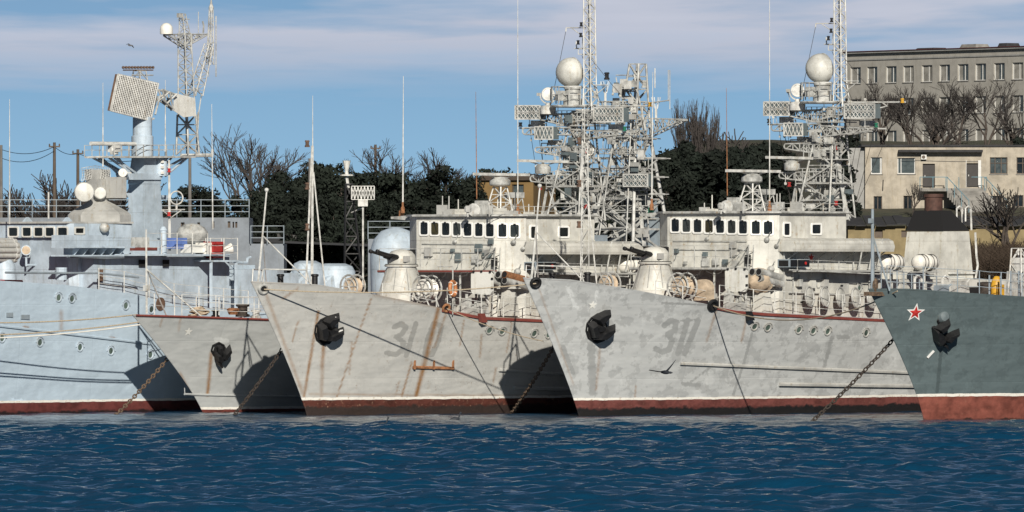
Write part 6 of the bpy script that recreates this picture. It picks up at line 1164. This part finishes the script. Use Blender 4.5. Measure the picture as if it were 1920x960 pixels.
# --- poles and overhead wires
flat('pole_concrete', (.16, .15, .14), .9, .2, 2)
tops = {}
for i, (px, py, Y, lb, mt) in enumerate(((2, 272, 640, 'grey concrete utility pole at the end of the pier building', 'pole_concrete'), (102, 267, 650, 'brown utility pole with crossarm and street lamp arm', 'frame_brown'), (146, 280, 655, 'thin dark utility pole beside the bare shrubs', 'frame_brown'), (356, 292, 640, 'grey pole behind the tower of the light blue warship', 'pole_concrete'), (581, 297, 640, 'pale concrete pole with white painted foot before the pines', 'pole_concrete'), (704, 271, 720, 'dark pole with crossbars above the pines', 'frame_brown'))):
    p = wp(px, py, Y); g = ground_z(p.x, Y)-.2; e = empty('utility_pole', (p.x, Y, g)); tag(e, lb, 'pole'); k = MB(); k.tube((0, 0, 0), (0, 0, p.z-g), .16, .10, 8); k.build('shaft', mt, e)
    if i in (1, 2, 5): k = MB(); k.box(-.4, .4, -.05, .05, p.z-g-.35, p.z-g-.25); [k.lathe([(.04, 0), (.06, .06), (.03, .16)], (x, 0, p.z-g-.25), n=6) for x in (-.35, 0, .35)]; k.build('crossarm', mt, e)
    if i == 1: k = MB(); k.path([(0, 0, 5.0), (-.5, 0, 5.5), (-.9, 0, 5.6)], .04); k.cbox((-1.0, 0, 5.58), .4, .15, .1); k.build('lamp_arm', mt, e)
    if i == 4: k = MB(); k.tube((0, 0, .05), (0, 0, 1.6), .175, .165, 8); k.build('painted_foot', 'frame_white', e)
    tops[i] = p-Vector((0, 0, .3))
for n_, (u, v, s_) in enumerate(((tops[0], tops[1], .4), (tops[1], tops[2], .25), (tops[2], wp(260, 300, 640), .3), (tops[0]-Vector((0, 0, .6)), tops[1]-Vector((0, 0, .3)), .5))):
    rope([u, v], .022, ('slack power line', 'short power line', 'power line', 'lower power line')[n_]+(' between the concrete pole and the crossarm pole', ' between the crossarm pole and the thin dark pole', ' running from the thin dark pole towards the warship tower', ' below the slack one from the concrete pole')[n_], 'black_iron', s_, 'wire')

# ------------------------------------------------------------------ trees
def leaf_mat(name, col):
    m, t, b = base_mat(name, .8); g = N(t, 'ShaderNodeObjectInfo'); nn = noise(t, objco(t), .9, 3)
    f = math_n(t, 'ADD', math_n(t, 'MULTIPLY', nn, .8), math_n(t, 'MULTIPLY', g.outputs['Random'], .4))
    t.links.new(mix_c(t, ramp(t, f, [(.35, 0.0), (.8, 1.0)]), tuple(x*.5 for x in col), col), b.inputs['Base Color']); b.inputs['Specular IOR Level'].default_value = .2
leaf_mat('pine_leaf', (.016, .022, .016)); leaf_mat('cypress_leaf', (.015, .021, .016)); flat('bark', (.075, .06, .05), .95, .3, 4, bmp=.4); flat('twig', (.05, .043, .04), .95, .3, 2, bmp=0); leaf_mat('shrub_twig', (.075, .055, .04))
def evergreen(name, h, w_, shape, seed, mat, nl=40, nq=130):
    rr = np.random.default_rng(seed); e = empty(name); k = MB(); k.tube((0, 0, 0), (.1, 0, h*.55), .2, .12, 7); k.tube((.1, 0, h*.55), (0, .1, h*.9), .12, .04, 6)
    lobes = []
    for i in range(nl):
        if shape == 'pine': z = h*(.28+.70*rr.random()**.8); f = (z/h-.28)/.72; rad = w_/2*(0.55+0.75*math.sin(math.pi*min(1, f*.9+.12)))*.75
        else: z = h*(.06+.92*rr.random()); f = z/h; rad = w_/2*(1-f)**.75
        t_ = rr.random()*6.283; d = rad*math.sqrt(rr.random()); lobes.append((d*math.cos(t_), d*math.sin(t_), z, (.45+.55*rr.random())*(w_*.17 if shape == 'pine' else w_*.2)))
    for x, y, z, r0 in lobes[::3]: k.tube((.05, 0, max(.3, z-.8)), (x, y, z), .05, .02, 4)
    k.build('trunk', 'bark', e); V = []; Fc = []
    for x, y, z, r0 in lobes:
        for j in range(nq):
            v = rr.normal(size=3); v /= np.linalg.norm(v); c = np.array([x, y, z])+v*r0*(.55+.5*rr.random())*np.array([1.25, 1.25, .8]); a = rr.normal(size=3); a /= np.linalg.norm(a); b_ = np.cross(v, a); b_ /= (np.linalg.norm(b_)+1e-6); s_ = .10+.13*rr.random(); a = np.cross(b_, v)*.8+v*.5
            o = len(V); V += [tuple(c-a*s_-b_*s_*.35), tuple(c-a*s_*.2+b_*s_*.6), tuple(c+a*s_*1.2), tuple(c+b_*-s_*.5+a*.1*s_)]; Fc.append((o, o+1, o+2, o+3))
    m = MB(); m.v = V; m.f = Fc; m.m = [0]*len(Fc); m.build('crown', mat, e); return e
def bare(name, h, seed, up=.35, spread=.75, lev=5, r0=.17, multi=1, poplar=False):
    rr = random.Random(seed); e = empty(name); k = MB(); tw = MB()
    def grow(p, d, ln, r, l):
        q = p; n_ = 3
        for i in range(n_):
            d = (d+Vector((rr.gauss(0, .13), rr.gauss(0, .13), rr.gauss(.02, .08)))).normalized(); q2 = q+d*(ln/n_); ra = r*(1-.3*i/n_); (k if l >= lev-2 else tw).tube(q, q2, ra, ra*.88, 5 if l >= lev-2 else 3); q = q2
            if l > 0 and i >= (1 if l < lev else 2):
                for _ in range(1 if rr.random() < (.55 if poplar else .88) else 2):
                    a = d.orthogonal().normalized(); a.rotate(Matrix.Rotation(rr.random()*6.283, 3, d)); sp = spread*rr.uniform(.6, 1.2)*(.35 if poplar else 1)
                    grow(q, (d+a*sp+Vector((0, 0, up))).normalized(), ln*rr.uniform(.6, .82), max(.011, r*.62), l-1)
        if l > 0: grow(q, (d+Vector((0, 0, up*.4))).normalized(), ln*.75, max(.011, r*.7), l-1)
    for i in range(multi): grow(Vector((rr.uniform(-.2, .2)*(multi > 1), rr.uniform(-.2, .2), 0)), Vector((rr.uniform(-.5, .5)*(multi > 1), rr.uniform(-.3, .3)*(multi > 1), 1)).normalized(), h*.30, r0, lev)
    k.build('trunk', 'bark', e); tw.build('crown', 'twig', e); zm = max(v[2] for v in tw.v); e['hh'] = zm; return e
def plant(proto, px, top, Y, label, cat, group, hproto, used, wscale=1.0, base=None):
    p = wp(px, top, Y); g = (ground_z(p.x, Y) if base is None else base)-.1; o = proto if not used.get(proto.name) else clone(proto); used[proto.name] = 1
    s_ = max(.2, (p.z-g)/hproto); o.location = (p.x, Y, g); o.scale = (s_*wscale, s_*wscale, s_); o.rotation_euler = (0, 0, random.uniform(0, 6.28)); tag(o, label, cat, group); return o
used = {}
pines = [evergreen('pine_tree', 9, 6.0, 'pine', i+20, 'pine_leaf') for i in range(4)]; cyp = [evergreen('cypress_tree', 9, 3.4, 'cone', i+40, 'cypress_leaf', 60, 130) for i in range(2)]
pl_ = 'dark evergreen pine in the dense row behind the ships'
rr = random.Random(12)
for i, (px, top, Y) in enumerate(((455, 345, 690), (400, 352, 700), (497, 330, 680), (545, 300, 690), (585, 286, 700), (615, 278, 705), (640, 290, 690), (668, 306, 695), (705, 310, 690), (742, 312, 690), (772, 300, 700), (805, 302, 695), (838, 296, 690), (868, 306, 690), (905, 302, 720), (938, 300, 720), (970, 310, 720), (1010, 300, 720),
                                  (520, 350, 660), (570, 345, 655), (625, 340, 655), (680, 350, 655), (730, 345, 655), (785, 340, 655), (840, 350, 655), (880, 372, 650), (1040, 310, 700), (1090, 300, 700), (1140, 300, 710), (1190, 290, 710), (1228, 262, 720), (420, 385, 650), (470, 380, 650), (360, 330, 690), (1250, 300, 690), (330, 365, 690),
                                  (545, 400, 620), (610, 395, 618), (660, 400, 616), (715, 395, 618), (770, 390, 620), (830, 395, 618))):
    lb, gp = (pl_, 'dark pines behind the ships')
    if Y < 625: lb, gp = 'low dark pine standing in front of the dense pine row, near the beacon tower', 'low pines in front of the row'
    elif px < 500: lb, gp = 'dark evergreen pine around the foot of the large leafless spreading tree', 'pines around the leafless tree'
    elif px > 1030: lb, gp = 'dark evergreen pine behind the paired lattice masts', 'pines behind the paired masts'
    plant(pines[i % 4], px, top, Y, lb, 'tree', gp, rr.uniform(9.7, 11.0), used, rr.uniform(.85, 1.15))
for i, (px, top, Y) in enumerate(((1283, 225, 730), (1345, 250, 720), (1378, 236, 715), (1415, 240, 720), (1310, 250, 725), (1445, 235, 730), (1478, 250, 740), (1575, 215, 760), (1600, 225, 800), (1255, 255, 735), (1400, 262, 700), (1910, 240, 820))):
    lb, gp = 'dark pointed conifer in the clump around the bare poplar', 'pointed conifers around the poplar'
    if px > 1900: lb, gp = 'dark conifer standing at the end of the leafless trees before the office block', None
    elif px > 1560: lb, gp = 'dark conifer between the mast of 311 and the plastered house', 'conifers beside the plastered house'
    elif px > 1430: lb, gp = 'dark pointed conifer rising behind the mast of the ship marked 311', 'conifers behind the mast of 311'
    plant(cyp[i % 2], px, top, Y, lb, 'tree', gp, 10.2, used, rr.uniform(.9, 1.25))
B1 = bare('bare_tree', 8, 3, .17, .72, 6, .17); B2 = bare('bare_tree', 8, 9, .22, .65, 6, .2); B3 = bare('bare_tree', 6, 14, .12, .85, 4, .12, 3); PO = bare('poplar_tree', 9, 5, .75, .8, 5, .15, 4, True)
lab = 'leafless spreading tree in front of the taupe office block'
for pr, px, top, Y, sc_, lb, g in ((B1, 468, 230, 700, 1.0, 'large leafless spreading tree rising above the dark pines', None), (B2, 500, 262, 705, .9, 'smaller leafless tree beside the large spreading one', None), (B1, 735, 258, 720, 1.1, 'leafless tree with fine twigs beside the pole with crossbars', None), (B2, 855, 276, 705, 1, 'low leafless tree among the pines near the ochre house', None),
                                (PO, 1305, 180, 735, .45, 'tall bare poplar with upright brushy branches', None), (B2, 1668, 147, 880, 1.0, lab, 'leafless trees before the office block'), (B2, 1706, 155, 875, 1.0, lab, 'leafless trees before the office block'), (B1, 1800, 143, 870, 1.15, lab, 'leafless trees before the office block'), (B1, 1850, 138, 880, 1.1, lab, 'leafless trees before the office block'), (B2, 1770, 165, 885, 1.2, lab, 'leafless trees before the office block'), (B3, 1890, 190, 868, 1.2, lab, 'leafless trees before the office block'), (B3, 1745, 200, 868, 1.2, lab, 'leafless trees before the office block'),
                                (B3, 1385, 232, 745, 1.1, 'leafless tree showing above the pointed conifers', None), (B3, 1895, 345, 735, 1.2, 'leafless bush against the shed end', None), (B3, 1712, 340, 770, .7, 'thin bare shrub against the plastered house', None)):
    plant(pr, px, top, Y, lb, 'tree', g, pr['hh'], used, sc_)
for i, (px, top) in enumerate(((60, 345), (95, 352), (128, 318), (150, 350), (30, 362), (215, 340), (235, 335), (-10, 350), (180, 360), (75, 372), (115, 365))):
    plant([B3, B2][i % 2], px, top, 665+5*(i % 3), 'leafless shrub in the scrub beyond the pier building', 'shrub', 'bare shrubs beyond the pier building', [B3, B2][i % 2]['hh'], used, 1.3)
# thicket of brown scrub on the slopes: nobody could count the stems
def thicket(px0, px1, Y0, Y1, h, n_, seed):
    rr = random.Random(seed); k = MB()
    for i in range(n_):
        Y = rr.uniform(Y0, Y1); x = (rr.uniform(px0, px1)-960)/F*Y; g = ground_z(x, Y)-.1; hh = h*rr.uniform(.5, 1.1); q = Vector((x, Y, g)); 
        for j in range(5): d = Vector((rr.gauss(0, .45), rr.gauss(0, .45), 1)); m_ = q+d*hh*.55; k.tube(q, m_, .03, .02, 3); [k.tube(m_, m_+Vector((rr.gauss(0, .5), rr.gauss(0, .5), .6))*hh*.6, .018, .01, 3) for _ in range(4)]
    k.build('thicket', 'shrub_twig', kind='stuff')
thicket(1240, 1500, 650, 700, 4.0, 700, 1); thicket(1835, 1965, 690, 730, 3.4, 300, 2); thicket(-30, 470, 660, 690, 2.4, 500, 3); thicket(480, 900, 590, 640, 1.6, 350, 4); thicket(1590, 1960, 860, 880, 3.0, 260, 5)

# ------------------------------------------------------------------ birds
def bird(px, py, Y, pts_l, pts_r, label, mat, sc_=1.0):
    c = wp(px, py, Y); e = empty('bird', c); tag(e, label, 'bird'); k = MB(); k.lathe([(a_*sc_, b_*sc_) for a_, b_ in [(.005, -.26), (.05, -.2), (.085, -.05), (.08, .08), (.045, .18), (.05, .24), (.03, .3), (.004, .36)]], (0, 0, 0), (.75, -.5, -.05), 10)
    for P_, ch in ((pts_l, .13*sc_), (pts_r, .13*sc_)):
        Q_ = [wp(x, y, Y)-c for x, y in P_]; V = []; n_ = len(Q_)
        for i, q in enumerate(Q_): w_ = ch*(1-.75*i/(n_-1)); V += [q+Vector((w_*.6, -w_, .02)), q+Vector((-w_*.6, w_, -.01)), q+Vector((0, 0, .035*(1-i/n_)))]
        fs = []
        for i in range(n_-1): a = 3*i; fs += [(a, a+3, a+5, a+2), (a+2, a+5, a+4, a+1), (a+1, a+4, a+3, a)]
        k.add(V, fs)
    k.build('body', mat, e, True)
flat('bird_dark', (.025, .03, .04), .7, .2, 5); flat('bird_grey', (.2, .2, .21), .7, .2, 5)
bird(1248, 698, 380, [(1248, 698), (1235, 697), (1217, 694)], [(1248, 698), (1257, 688), (1267, 675)], 'dark bird gliding low past the hull of 311', 'bird_dark')
bird(244, 85, 392, [(244, 86), (241, 82.5), (237, 83.5)], [(244, 86), (248, 86), (251, 90)], 'small gull flying high beside the array radar', 'bird_grey', .45)
def float_bird(px, py, label):
    q = water_pt(px, py); e = empty('water_bird', (q.x, q.y, 0.02)); tag(e, label, 'bird'); k = MB(); k.lathe([(.005, -.24), (.07, -.15), (.1, 0), (.07, .14), (.01, .22)], (0, 0, .05), (1, .2, .08), 10); k.path([(.15, .03, .08), (.2, .04, .22), (.22, .04, .3)], .03, 6); k.ball((.24, .05, .32), .045, 8); k.build('body', 'bird_dark', e, True)
float_bird(717, 799, 'dark bird floating on the water before the hull of 310'); float_bird(853, 789, 'small dark bird floating close under the hull of 310')
